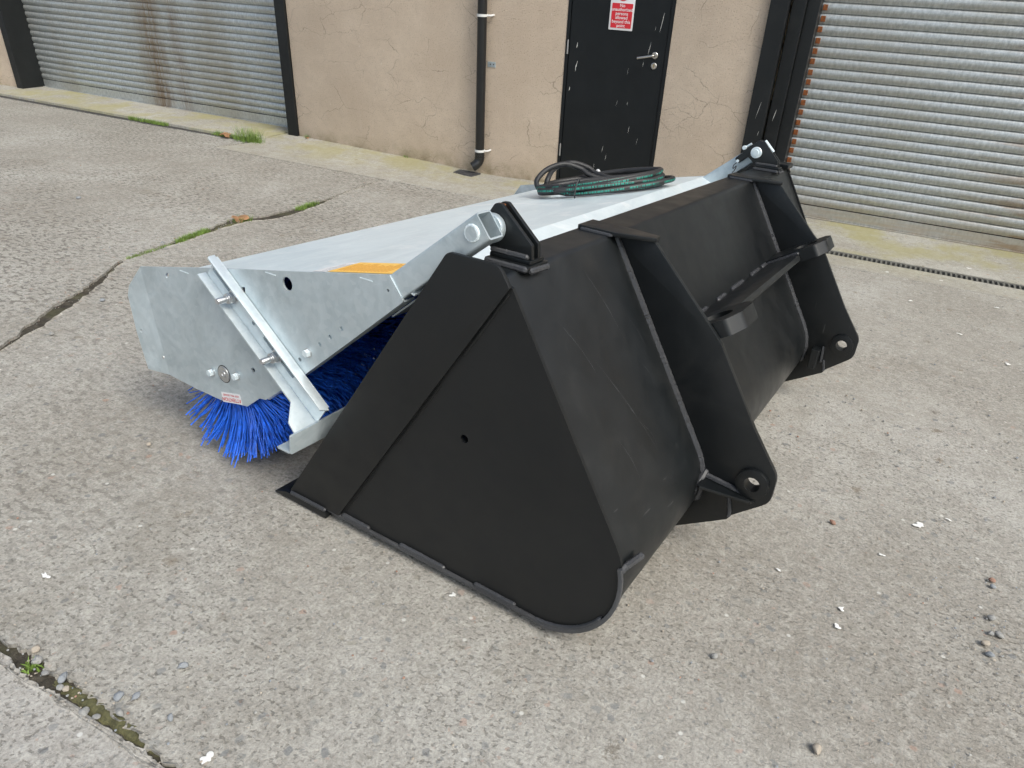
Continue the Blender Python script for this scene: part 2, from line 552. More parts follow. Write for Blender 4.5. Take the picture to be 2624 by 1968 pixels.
def slot(p, q, r, n=8):
    p, q = Vector(p), Vector(q)
    a = math.atan2(q.y - p.y, q.x - p.x)
    out = []
    for i in range(n + 1):
        t = a - PI / 2 + PI * i / n
        out.append((q.x + r * math.cos(t), q.y + r * math.sin(t)))
    for i in range(n + 1):
        t = a + PI / 2 + PI * i / n
        out.append((p.x + r * math.cos(t), p.y + r * math.sin(t)))
    return out


def fillet(pts, radii, n=6):
    """round the corners of a polygon; radii per vertex (0 = sharp)"""
    out = []
    m = len(pts)
    for i in range(m):
        p0, p, p1 = Vector(pts[i - 1]), Vector(pts[i]), Vector(pts[(i + 1) % m])
        r = radii[i] if isinstance(radii, (list, tuple)) else radii
        if r <= 0:
            out.append(tuple(p))
            continue
        d0, d1 = (p0 - p).normalized(), (p1 - p).normalized()
        ang = d0.angle(d1)
        t = min(r / math.tan(ang / 2), 0.49 * (p0 - p).length, 0.49 * (p1 - p).length)
        rr = t * math.tan(ang / 2)
        a, b = p + d0 * t, p + d1 * t
        c = p + (d0 + d1).normalized() * (rr / math.sin(ang / 2))
        a0 = math.atan2(a.y - c.y, a.x - c.x)
        a1 = math.atan2(b.y - c.y, b.x - c.x)
        da = (a1 - a0 + PI) % (2 * PI) - PI
        for j in range(n + 1):
            th = a0 + da * j / n
            out.append((c.x + rr * math.cos(th), c.y + rr * math.sin(th)))
    return out


def tube_mesh(pts, rad, sides=8, closed=False, rfun=None, uv=False, twist0=0.0):
    pts = [Vector(p) for p in pts]
    n = len(pts)
    vs, fs, uvs = [], [], []
    L = [0.0]
    for i in range(1, n):
        L.append(L[-1] + (pts[i] - pts[i - 1]).length)
    prevN = None
    for i in range(n):
        if closed:
            t = pts[(i + 1) % n] - pts[i - 1]
        else:
            t = pts[min(i + 1, n - 1)] - pts[max(i - 1, 0)]
        t = t.normalized() if t.length > 1e-9 else Vector((0, 0, 1))
        if uv:
            ref = Vector((0, 0, 1))
            N = (ref - t * ref.dot(t))
            N = N.normalized() if N.length > 1e-3 else Vector((1, 0, 0))
        elif prevN is None:
            ref = Vector((0, 0, 1)) if abs(t.z) < 0.9 else Vector((1, 0, 0))
            N = (ref - t * ref.dot(t)).normalized()
        else:
            N = (prevN - t * prevN.dot(t)).normalized()
        prevN = N
        B = t.cross(N)
        r = rad * (rfun(i, L[i]) if rfun else 1.0)
        for s in range(sides):
            a = 2 * PI * s / sides + twist0
            vs.append(pts[i] + (N * math.cos(a) + B * math.sin(a)) * r)
    rng = n if closed else n - 1
    for i in range(rng):
        for s in range(sides):
            a, b = i * sides + s, i * sides + (s + 1) % sides
            c, d = ((i + 1) % n) * sides + (s + 1) % sides, ((i + 1) % n) * sides + s
            fs.append((a, b, c, d))
            l1 = L[i + 1] if i + 1 < n else L[i] + 0.01
            uvs += [(L[i], s / sides), (L[i], (s + 1) / sides), (l1, (s + 1) / sides), (l1, s / sides)]
    if not closed:
        fs.append(tuple(range(sides - 1, -1, -1)))
        fs.append(tuple(range((n - 1) * sides, n * sides)))
        uvs += [(0, 0)] * (2 * sides)
    me = bpy.data.meshes.new('tube')
    me.from_pydata([tuple(v) for v in vs], [], fs)
    if uv:
        ly = me.uv_layers.new(name='UVMap')
        for i, c in enumerate(uvs):
            ly.data[i].uv = c
    me.validate()
    return me


def tube(name, pts, rad, mat, parent=None, sides=8, closed=False, rfun=None, uv=False, twist0=0.0):
    me = tube_mesh(pts, rad, sides, closed, rfun, uv, twist0)
    me.name = name
    return link(name, me, mat, parent, 40)


def resample(pts, step):
    pts = [Vector(p) for p in pts]
    out = [pts[0]]
    for a, b in zip(pts, pts[1:]):
        n = max(1, int((b - a).length / step))
        for i in range(1, n + 1):
            out.append(a.lerp(b, i / n))
    return out


def spline(pts, n=8, closed=False):
    pts = [Vector(p) for p in pts]
    out = []
    m = len(pts)
    for i in range(m if closed else m - 1):
        if closed:
            p0, p1, p2, p3 = pts[i - 1], pts[i], pts[(i + 1) % m], pts[(i + 2) % m]
        else:
            p0, p1, p2, p3 = pts[max(i - 1, 0)], pts[i], pts[i + 1], pts[min(i + 2, m - 1)]
        for j in range(n):
            t = j / n
            out.append(0.5 * ((2 * p1) + (p2 - p0) * t + (2 * p0 - 5 * p1 + 4 * p2 - p3) * t * t + (3 * p1 - p0 - 3 * p2 + p3) * t ** 3))
    if not closed:
        out.append(pts[-1])
    return out


def weld(pts, r, parent, name='weld_bead', mat='black_weld'):
    rr = random.Random(len(pts) * 7 + int(r * 1e5))
    p = resample(pts, 0.004)
    p = [v + Vector((rr.uniform(-1, 1), rr.uniform(-1, 1), rr.uniform(-1, 1))) * r * 0.05 for v in p]
    ph = rr.uniform(0, 6)
    n = len(p)
    return tube(name, p, r, mat, parent, 7, rfun=lambda i, L: (1 + 0.06 * math.sin(L * 700 + ph) + rr.uniform(-0.05, 0.05)) * (0.5 if i in (0, n - 1) else 1.0))


def lathe_along(name, axis, c, prof, mat, parent=None, n=24, hexa=False):
    """prof = [(offset along axis, radius)]"""
    ax = Vector(axis).normalized()
    ref = Vector((0, 0, 1)) if abs(ax.z) < 0.9 else Vector((1, 0, 0))
    N = (ref - ax * ref.dot(ax)).normalized()
    B = ax.cross(N)
    c = Vector(c)
    bm = bmesh.new()
    rings = []
    for d, r in prof:
        if r < 1e-6:
            rings.append([bm.verts.new(c + ax * d)])
        else:
            rings.append([bm.verts.new(c + ax * d + (N * math.cos(2 * PI * i / n) + B * math.sin(2 * PI * i / n)) * r) for i in range(n)])
    for a, b in zip(rings, rings[1:]):
        for i in range(n):
            j = (i + 1) % n
            if len(a) == 1 and len(b) > 1:
                bm.faces.new((a[0], b[i], b[j]))
            elif len(b) == 1 and len(a) > 1:
                bm.faces.new((a[i], a[j], b[0]))
            elif len(a) > 1:
                bm.faces.new((a[i], a[j], b[j], b[i]))
    for rg in (rings[0], rings[-1]):
        if len(rg) > 1:
            bm.faces.new(rg)
    return bm_obj(name, bm, mat, parent, 35)


def text_mesh(body, size, align='CENTER', spacing=1.0, lspace=1.0):
    cu = bpy.data.curves.new('txt', 'FONT')
    cu.body = body
    cu.size = size
    cu.align_x = align
    cu.align_y = 'CENTER'
    cu.space_character = spacing
    cu.space_line = lspace
    cu.resolution_u = 3
    cu.offset = size * 0.012
    ob = bpy.data.objects.new('txt', cu)
    COL.objects.link(ob)
    dg = bpy.context.evaluated_depsgraph_get()
    me = bpy.data.meshes.new_from_object(ob.evaluated_get(dg))
    bpy.data.objects.remove(ob)
    bpy.data.curves.remove(cu)
    me.materials.clear()
    return me


def text_at(name, body, size, origin, ex, ey, mat, parent, lspace=1.0):
    me = text_mesh(body, size, lspace=lspace)
    ex, ey, origin = Vector(ex), Vector(ey), Vector(origin)
    for v in me.vertices:
        v.co = origin + ex * v.co.x + ey * v.co.y
    return link(name, me, mat, parent)


def quad(name, pts, mat, parent, thick=0.0006):
    """thin sheet (sticker) through four 3-D corner points"""
    p = [Vector(q) for q in pts]
    n = (p[1] - p[0]).cross(p[3] - p[0]).normalized() * thick
    bm = bmesh.new()
    a = [bm.verts.new(q) for q in p]
    b = [bm.verts.new(q + n) for q in p]
    bm.faces.new(a)
    bm.faces.new(b)
    for i in range(4):
        j = (i + 1) % 4
        bm.faces.new((a[i], a[j], b[j], b[i]))
    return bm_obj(name, bm, mat, parent)


# ------------------------------------------------------------------ ground
SLOPE = 0.0856919


def gz(x, y):
    return -SLOPE * y


BASE_X = [(-14, .065), (-2.5, .066), (-.75, .03), (0, 0.0), (.45, .018), (1.6, .03), (2.5, .04), (12, .045)]


def base_z(x):
    for (a, za), (b, zb) in zip(BASE_X, BASE_X[1:]):
        if x <= b:
            return za + (zb - za) * max(0, (x - a) / (b - a))
    return BASE_X[-1][1]


def apron_z(x, y):
    if y < -0.6:
        return gz(x, y)
    t = min(1.0, (y + 0.6) / 0.6)
    return gz(0, -0.6) * (1 - t) + base_z(x) * t


def jag(pts, step, amp, seed, amp2=0.0):
    """rough line through 2-D points"""
    rr = random.Random(seed)
    p3 = spline([(x, y, 0) for x, y in pts], 12)
    p3 = resample(p3, step)
    out = []
    n = len(p3)
    a = [rr.uniform(-1, 1) for _ in range(n + 8)]
    for i, p in enumerate(p3):
        t = (p3[min(i + 1, n - 1)] - p3[max(i - 1, 0)]).normalized()
        nn = Vector((-t.y, t.x, 0))
        low = sum(a[max(0, i // 7 * 1 + k)] for k in range(2)) * 0.5
        w = amp * a[i] + amp2 * low
        if i in (0, n - 1):
            w = 0
        out.append((p.x + nn.x * w, p.y + nn.y * w))
    return out


def slab(name, outline, mat, parent, thick=0.05, lift=0.0):
    bm = bmesh.new()
    top = [bm.verts.new((x, y, gz(x, y) + lift)) for x, y in outline]
    f = bm.faces.new(top)
    f.normal_update()
    if f.normal.z < 0:
        f.normal_flip()
    ex = bmesh.ops.extrude_face_region(bm, geom=[f])
    nv = [v for v in ex['geom'] if isinstance(v, bmesh.types.BMVert)]
    # worn edge: the top face is inset a little and raised, the outer ring sits lower
    bot = [v for v in top]
    for v in bot:
        v.co.z -= thick
    bmesh.ops.recalc_face_normals(bm, faces=bm.faces)
    tops = [ff for ff in bm.faces if ff.normal.z > 0.7]
    bmesh.ops.inset_region(bm, faces=tops, thickness=0.006, depth=0.0, use_even_offset=False)
    for v in nv:
        if v.is_valid:
            v.co.z -= 0.005
    bmesh.ops.triangulate(bm, faces=[ff for ff in bm.faces if len(ff.verts) > 4])
    return bm_obj(name, bm, mat, parent)


def build_ground():
    # earth below the concrete, one sheet to the horizon
    bm = bmesh.new()
    ys = [-60, -14, -8, -6.2, -5.9, -3, -1.2, -0.9, -0.45, 0.5, 30]
    xs = [-60, -14, -3, 0, 3, 9, 60]
    grid = []
    for y in ys:
        row = []
        for x in xs:
            z = gz(x, y) - 0.011 if y < 0 else -0.04
            if y > -0.5 and y < 0:
                z = 0.0
            row.append(bm.verts.new((x, y, z)))
        grid.append(row)
    for j in range(len(ys) - 1):
        for i in range(len(xs) - 1):
            bm.faces.new((grid[j][i], grid[j][i + 1], grid[j + 1][i + 1], grid[j + 1][i]))
    g = bm_obj('ground', bm, 'soil')
    tag(g, 'earth and moss showing in the joints of the concrete yard', None, kind='structure')
    yard = empty('yard')
    tag(yard, 'worn grey concrete yard laid in bays and sloping down to the building', kind='structure')
    # the long crack between the left and the right bay
    crack = [(-.62, -1.02), (-.545, -1.2), (-.45, -1.7), (-.33, -2.2), (-.26, -2.75), (-.33, -3.03), (-.25, -3.45), (-.2, -3.65),
             (-.13, -4.05), (.10, -4.40), (.30, -4.75), (.53, -5.13), (.75, -5.6), (.98, -6.04)]
    wid = {0: .006, 1: .009, 2: .016, 3: .026, 4: .055, 5: .060, 6: .040, 7: .034, 8: .014, 9: .022, 10: .045, 11: .022, 12: .02, 13: .02}
    left = [(x - wid[i], y) for i, (x, y) in enumerate(crack)]
    right = [(x + wid[i] * 0.8, y) for i, (x, y) in enumerate(crack)]
    cl = jag(left, 0.03, 0.009, 3, 0.022)
    cr = jag(right, 0.03, 0.008, 4, 0.018)
    # bay edge nearest the camera
    jn = jag([(0.985, -6.03), (1.4, -6.02), (2.0, -6.025), (2.13, -6.016), (2.22, -6.016), (2.33, -6.026), (2.47, -6.034), (2.62, -6.042), (3.2, -6.04), (5, -6.04), (14, -6.04)], 0.03, 0.006, 5, 0.010)
    js = jag([(-30, -6.06), (0, -6.06), (1.4, -6.06), (2.0, -6.047), (2.12, -6.052), (2.20, -6.058), (2.29, -6.052), (2.40, -6.058), (2.52, -6.052), (2.64, -6.058), (3.2, -6.056), (14, -6.056)], 0.03, 0.004, 6, 0.006)
    S1 = [(-30, -6.04), (0.95, -6.04)]
    S1 = [(-30, -0.54)] + [(-5, -0.535), (-2.95, -0.50), (-2.78, -0.475), (-2.74, -1.03)] + cl[1:] + [(-30, -6.045)]
    slab('concrete_slab', S1, 'concrete', yard)
    top = jag([(14, -1.052), (2.0, -1.052), (-.54, -1.052)], 0.05, 0.002, 8, 0.002)
    S2 = cr[1:] + jn[1:] + top
    slab('concrete_slab', S2, 'concrete', yard)
    S3 = js + [(14, -30), (-30, -30)]
    slab('concrete_slab', S3, 'concrete_pale', yard)
    # apron strip along the wall
    xs = [-2.72 + 0.2 * i for i in range(84)]

    def strip(y0, y1, n, xlo, xhi):
        bm = bmesh.new()
        xx = [x for x in xs if xlo < x < xhi]
        xx = [xlo] + xx + [xhi]
        rows = []
        for j in range(n + 1):
            y = y0 + (y1 - y0) * j / n
            rows.append([bm.verts.new((x, y, apron_z(x, min(y, 0)))) for x in xx])
        for j in range(n):
            for i in range(len(xx) - 1):
                bm.faces.new((rows[j][i], rows[j][i + 1], rows[j + 1][i + 1], rows[j + 1][i]))
        e = [ed for ed in bm.edges if ed.is_boundary]
        ex = bmesh.ops.extrude_edge_only(bm, edges=e)
        for v in ex['geom']:
            if isinstance(v, bmesh.types.BMVert):
                v.co.z -= 0.07
        return bm_obj('apron_slab', bm, 'apron', yard, 40)
    strip(-1.044, 0.30, 14, -2.72, 2.30)
    strip(-0.595, 0.30, 8, 2.306, 14)
    strip(-1.044, -0.725, 4, 2.306, 14)
    # raised kerb strip in front of the left shutter
    bm = bmesh.new()
    out = jag([(-30, -0.43), (-8, -0.43), (-5, -0.43), (-2.74, -0.43)], 0.1, 0.003, 12, 0.006) + [(-2.74, 0.30), (-30, 0.30)]
    add_plate(bm, out, [], -0.03, 0.068, UW, 0.006)
    bm_obj('apron_slab', bm, 'apron', yard, 40)
    # dark strip laid between the yard and the kerb
    simple('gutter_dark', (0.05, 0.047, 0.043), 0.9, 0, 0.3, 12, 0.6, 40, 0.01)
    bm = bmesh.new()
    ga = jag([(-30, -0.535), (-8, -0.535), (-5, -0.53), (-3.4, -0.50), (-2.9, -0.46)], 0.08, 0.006, 15, 0.01)
    gb = [(x, -0.425) for x, y in reversed(ga)]
    va = [bm.verts.new((x, y, gz(x, y) - 0.002)) for x, y in ga]
    vb = [bm.verts.new((x, y, 0.040)) for x, y in gb][::-1]
    for i in range(len(va) - 1):
        bm.faces.new((va[i], va[i + 1], vb[i + 1], vb[i]))
    bm_obj('gutter_strip', bm, 'gutter_dark', yard)
    # drainage channel with cast bars
    dr = empty('drain_channel', None, (0, 0, 0))
    tag(dr, 'slotted grey drain grating set in the concrete before the right shutter', 'drain')
    zt = gz(0, -0.66)
    for y0, y1 in ((-0.724, -0.700), (-0.620, -0.596)):
        box('rail', (2.31, y0, zt - 0.03), (6.2, y1, zt + 0.001), 'grate', dr, 0.002)
    box('channel_bed', (2.31, -0.724, zt - 0.09), (6.2, -0.596, zt - 0.075), 'void', dr, 0)
    bm = bmesh.new()
    add_box(bm, (-0.007, -0.700, -0.025), (0.007, -0.620, -0.001), 0.002)
    b0 = bm_obj('bar', bm, 'grate', dr)
    b0.location = (2.33, 0, zt)
    x = 2.33 + 0.0335
    while x < 6.18:
        c = b0.copy()
        COL.objects.link(c)
        c.parent = dr
        c.location = (x, 0, zt)
        x += 0.0335
    return yard


yard = build_ground()


# ------------------------------------------------------------------ building
def build_building():
    B = empty('industrial_building')
    tag(B, 'beige rendered industrial building with two roller shutters and a black door', 'building')
    WX0, WX1, H = -30.0, 14.0, 4.6
    DL, DR, DT = 0.725, 1.676, 2.10
    L0, L1, R0, R1, ST = -7.604, -2.50, 2.431, 6.75, 3.3
    out = [(WX0, -0.1), (L0, -0.1), (L0, ST), (L1, ST), (L1, -0.1), (DL, -0.1), (DL, DT), (DR, DT), (DR, -0.1), (R0, -0.1), (R0, ST), (R1, ST),
           (R1, -0.1), (WX1, -0.1), (WX1, H), (WX0, H)]
    plate('wall', out, 0.0, 0.35, 'render_wall', B, bev=0.004)
    # roof edge out of sight above
    plate('roof', [(WX0, H), (WX1, H), (WX1, H + 0.2), (WX0, H + 0.2)], -0.12, 8.0, 'iron', B, bev=0)
    box('rear_wall', (WX0, 7.8, -0.1), (WX1, 8.0, H), 'render_wall', B, 0)

    # steel columns and posts
    box('column', (-7.600, -0.03, -0.05), (-7.465, 0.36, ST), 'steel_black', B, 0.004)
    box('post', (-2.640, -0.03, -0.05), (-2.504, 0.36, ST), 'steel_black', B, 0.004)
    col = box('column', (2.425, -0.05, -0.05), (2.565, 0.03, ST), 'steel_black', B, 0.004)
    box('web', (2.468, 0.0305, -0.05), (2.53, 0.30, ST), 'steel_black', col, 0.002)
    box('guide', (2.575, 0.05, -0.05), (2.677, 0.34, ST), 'steel_black', col, 0.003)
    box('guide_channel', (2.68, 0.11, -0.05), (2.772, 0.34, ST), 'steel_black', col, 0.003)
    col2 = box('column', (6.60, -0.05, -0.05), (6.745, 0.34, ST), 'steel_black', B, 0.004)

    # roller shutters, slat by slat
    def shutter(x0, x1, zb, mat, label, clips):
        S = empty('roller_shutter', B)
        S['label'] = label
        p = 0.0785
        prof = [(0.018, 0.0), (0.018, 0.0042), (-0.0045, 0.0050), (-0.0065, 0.0075), (-0.0065, 0.0135), (-0.009, 0.0165)]
        for i in range(1, 10):
            t = i / 10
            prof.append((-0.009 - 0.011 * math.sin(PI * t) ** 0.8 * (1 - 0.25 * t), 0.0165 + 0.0595 * t))
        prof += [(-0.005, 0.0765), (0.018, 0.0785)]
        n = len(prof)
        vs = [(x0, y, z) for y, z in prof] + [(x1, y, z) for y, z in prof]
        fs = [(i, i + 1, n + i + 1, n + i) for i in range(n - 1)]
        me = bpy.data.meshes.new('slat')
        me.from_pydata(vs, [], fs)
        me.materials.append(MAT[mat])
        me.polygons.foreach_set('use_smooth', [True] * len(me.polygons))
        me.set_sharp_from_angle(angle=math.radians(48))
        z = zb + 0.115
        yy = 0.30
        k = 0
        cm = None
        while z < ST:
            o = bpy.data.objects.new('slat', me)
            COL.objects.link(o)
            o.parent = S
            o.location = (0, yy, z)
            if clips:
                if cm is None:
                    bm = bmesh.new()
                    add_box(bm, (x0 + 0.004, -0.0262, 0.024), (x0 + 0.040, -0.012, 0.066), 0.004)
                    bmesh.ops.recalc_face_normals(bm, faces=bm.faces)
                    cm = bpy.data.meshes.new('end_lock')
                    bm.to_mesh(cm)
                    bm.free()
                    cm.materials.append(MAT['rust'])
                c = bpy.data.objects.new('end_lock', cm)
                COL.objects.link(c)
                c.parent = o
                c.location = (rnd.uniform(-0.004, 0.003), rnd.uniform(-0.001, 0.001), rnd.uniform(-0.004, 0.003))
            z += p
            k += 1
        br = box('bottom_rail', (x0, yy - 0.012, zb + 0.022), (x1, yy + 0.004, zb + 0.112), mat, S, 0.002)
        box('sill_lip', (x0, yy - 0.040, zb + 0.014), (x1, yy - 0.0125, zb + 0.022), mat, S, 0.002)
        box('backing', (x0, yy + 0.022, zb + 0.03), (x1, yy + 0.03, ST), 'void', S, 0)
        return S
    shutter(-7.464, -2.641, 0.052, 'shutter_left', 'weathered galvanised shutter with brown rust runs', False)
    shutter(2.773, 6.60, 0.028, 'shutter_right', 'galvanised shutter with rusty slat ends beside the column', True)

    # black steel door
    fr = empty('door_frame', B)
    box('jamb', (DL + 0.002, -0.004, 0.0), (DL + 0.03, 0.10, DT - 0.002), 'door_black', fr, 0.002)
    box('jamb', (DR - 0.03, -0.004, 0.0), (DR - 0.002, 0.10, DT - 0.002), 'door_black', fr, 0.002)
    box('head', (DL + 0.0305, -0.004, DT - 0.03), (DR - 0.0305, 0.10, DT - 0.002), 'door_black', fr, 0.002)
    box('threshold', (DL + 0.0305, 0.0, 0.0), (DR - 0.0305, 0.12, 0.045), 'galvanised', fr, 0.002)
    door = box('door', (DL + 0.034, 0.006, 0.05), (DR - 0.034, 0.05, DT - 0.034), 'door_black', B, 0.003)
    hx, hz = 1.555, 1.247
    h = lathe_along('handle', (0, -1, 0), (hx, 0.0055, hz), [(0, 0.027), (0.008, 0.027), (0.011, 0.024), (0.011, 0.012), (0.042, 0.0115), (0.046, 0.009)], 'steel_handle', door)
    tube('lever', spline([(hx, -0.038, hz), (hx - 0.01, -0.046, hz - 0.001), (hx - 0.05, -0.048, hz - 0.010), (hx - 0.138, -0.046, hz - 0.028)], 6), 0.0095, 'steel_handle', h, 10)
    lathe_along('escutcheon', (0, -1, 0), (hx + 0.003, 0.0055, hz - 0.082), [(0, 0.026), (0.007, 0.026), (0.010, 0.022)], 'steel_handle', door)
    box('keyhole', (hx - 0.003, -0.0065, hz - 0.094), (hx + 0.009, -0.004, hz - 0.068), 'brass', door, 0.001)
    for z0, z1 in ((1.195, 1.312), (0.304, 0.419), (1.86, 1.975)):
        lathe_along('hinge', (0, 0, 1), (DL + 0.027, -0.010, z0), [(0, 0.007), ((z1 - z0) * 0.92, 0.007), ((z1 - z0) * 0.93, 0.0045), (z1 - z0, 0.0045)], 'zinc_bolt', door, 12)
    # chipped paint on the door: thin slivers
    bm = bmesh.new()
    rr = random.Random(5)
    spots = [(0.834, 1.27, .045, .007), (0.842, 1.10, .085, .010), (0.792, 0.905, .035, .006), (1.50, 1.29, .11, .004), (1.33, 1.10, .06, .002), (1.46, 1.17, .045, .003),
             (1.26, 0.83, .05, .002), (1.40, 0.62, .06, .003), (1.49, 0.53, .05, .002), (1.17, 0.42, .06, .003), (1.21, 0.35, .06, .003),
             (1.10, 0.24, .08, .002), (1.36, 0.84, .04, .002), (1.58, 1.50, .16, .004), (1.53, 1.45, .03, .003)]
    for x, z, ln, wd in spots:
        n = 7
        p = [Vector((rr.uniform(-1, 1) * wd * 0.3 + ln * 0.14 * (i / (n - 1) - 0.5), 0, ln * (i / (n - 1) - 0.5))) for i in range(n)]
        a, b = [], []
        for i, q in enumerate(p):
            w = wd * 0.5 * math.sin(PI * (i + 0.35) / n) * rr.uniform(0.4, 1.1)
            a.append(bm.verts.new((x + q.x - w, 0.0045, z + q.z)))
            b.append(bm.verts.new((x + q.x + w, 0.0045, z + q.z)))
        for i in range(n - 1):
            bm.faces.new((a[i], b[i], b[i + 1], a[i + 1]))
    bm_obj('paint_chips', bm, 'paint_chip', door)['kind'] = 'stuff'
    # chips on the right column
    bm = bmesh.new()
    for x, y, z, ln, wd in ((2.50, -.0515, .92, .13, .003), (2.535, -.0515, .74, .04, .004), (2.62, .0485, .88, .09, .006), (2.61, .0485, .40, .05, .003)):
        n = 7
        a, b = [], []
        for i in range(n):
            w = wd * 0.5 * math.sin(PI * (i + 0.35) / n) * rr.uniform(0.4, 1.1)
            xx = x + 0.16 * ln * (i / (n - 1) - .5)
            zz = z + ln * (i / (n - 1) - .5)
            a.append(bm.verts.new((xx - w, y, zz)))
            b.append(bm.verts.new((xx + w, y, zz)))
        for i in range(n - 1):
            bm.faces.new((a[i], b[i], b[i + 1], a[i + 1]))
    bm_obj('paint_chips', bm, 'paint_chip', col)['kind'] = 'stuff'

    # rain-water pipe
    px, py = -0.090, -0.075
    pts = [(px, py, 4.5), (px, py, 0.24)]
    pipe = tube('downpipe', resample(pts, 0.25), 0.0445, 'pipe_black', B, 24)
    pipe['label'] = 'black round downpipe with white clips'
    shoe = spline([(px, py, 0.24), (px, py, 0.185), (px - 0.004, py - 0.006, 0.145), (px - 0.022, py - 0.03, 0.112), (px - 0.05, py - 0.055, 0.088)], 6)
    me = tube_mesh(shoe, 0.0475, 24)
    me2 = bpy.data.meshes.new('shoe')
    bmt = bmesh.new()
    bmt.from_mesh(me)
    caps = [f for f in bmt.faces if len(f.verts) > 10]
    bmesh.ops.delete(bmt, geom=caps, context='FACES_ONLY')
    bmesh.ops.solidify(bmt, geom=list(bmt.faces), thickness=0.004)
    sh = bm_obj('shoe', bmt, 'pipe_black', pipe, 40)
    for zc in (0.205, 0.178):
        lathe_along('ridge', (0, 0, 1), (px, py, zc), [(-0.004, 0.0478), (-0.003, 0.0505), (0.003, 0.0505), (0.004, 0.0478)], 'pipe_black', pipe)
    for zc in (1.452, 0.246, 3.0):
        cl = lathe_along('clip', (0, 0, 1), (px, py, zc), [(-0.011, 0.0455), (-0.011, 0.050), (0.011, 0.050), (0.011, 0.0455)], 'white_plastic', pipe)
        tube('clip_arm', [(px + 0.045, py + 0.005, zc), (px + 0.075, py + 0.03, zc), (px + 0.082, -0.012, zc + 0.004), (px + 0.082, -0.001, zc + 0.004)], 0.009, 'white_plastic', cl, 8)
    br = box('bracket', (px + 0.03, -0.006, 1.015), (px + 0.115, -0.001, 1.062), 'galvanised', pipe, 0.001)
    for dx in (0.06, 0.095):
        lathe_along('screw', (0, -1, 0), (px + dx, -0.0062, 1.04), [(0, 0.006), (0.003, 0.005)], 'iron', br, 10)
    return B, door


building, door = build_building()


def build_sign():
    s = empty('warning_sign')
    tag(s, 'white and red warning sign forbidding unauthorised entry on the black door', 'sign')
    x0, x1, z0, z1 = 1.112, 1.327, 1.417, 1.74
    y = 0.0055
    plate('panel', fillet([(x0, z0), (x1, z0), (x1, z1), (x0, z1)], 0.006, 4), y - 0.003, y, 'sign_white', s, bev=0.0006)
    plate('red_field', fillet([(x0 + .016, z0 + .016), (x1 - .014, z0 + .016), (x1 - .014, z0 + .204), (x0 + .016, z0 + .204)], 0.006, 4), y - 0.0040, y - 0.0032, 'sign_red', s, bev=0)
    cx, cz = (x0 + x1) / 2, z0 + 0.264
    bm = bmesh.new()
    add_plate(bm, circ(cx, cz, 0.044, 32), [circ(cx, cz, 0.034, 32)], y - 0.004, y - 0.0032, UZ)
    add_plate(bm, [(cx - .027, cz + .021), (cx - .021, cz + .027), (cx + .027, cz - .021), (cx + .021, cz - .027)], [], y - 0.0042, y - 0.0034, UZ)
    bm_obj('prohibition_ring', bm, 'sign_red', s)
    lines = ['No', 'unauthorised', 'persons', 'allowed', 'beyond this', 'point']
    for i, t in enumerate(lines):
        text_at('lettering', t, 0.0355, (cx + 0.001, y - 0.0045, z0 + 0.187 - i * 0.0305), (1, 0, 0), (0, 0, 1), 'sign_white', s)
    return s


build_sign()


# ------------------------------------------------------------------ loader bucket
LROT = Matrix(((0.9943999, 0.1056828, 0.0), (-0.1052969, 0.9907690, 0.0853781), (0.0090230, -0.0849000, 0.9963486)))
LLOC = Vector((2.1217255, -5.2600515, 0.4507391 + 0.002))


def local_root(name):
    e = empty(name)
    e.matrix_world = Matrix.Translation(LLOC) @ LROT.to_4x4()
    return e


BW = 2.36       # width of the bucket


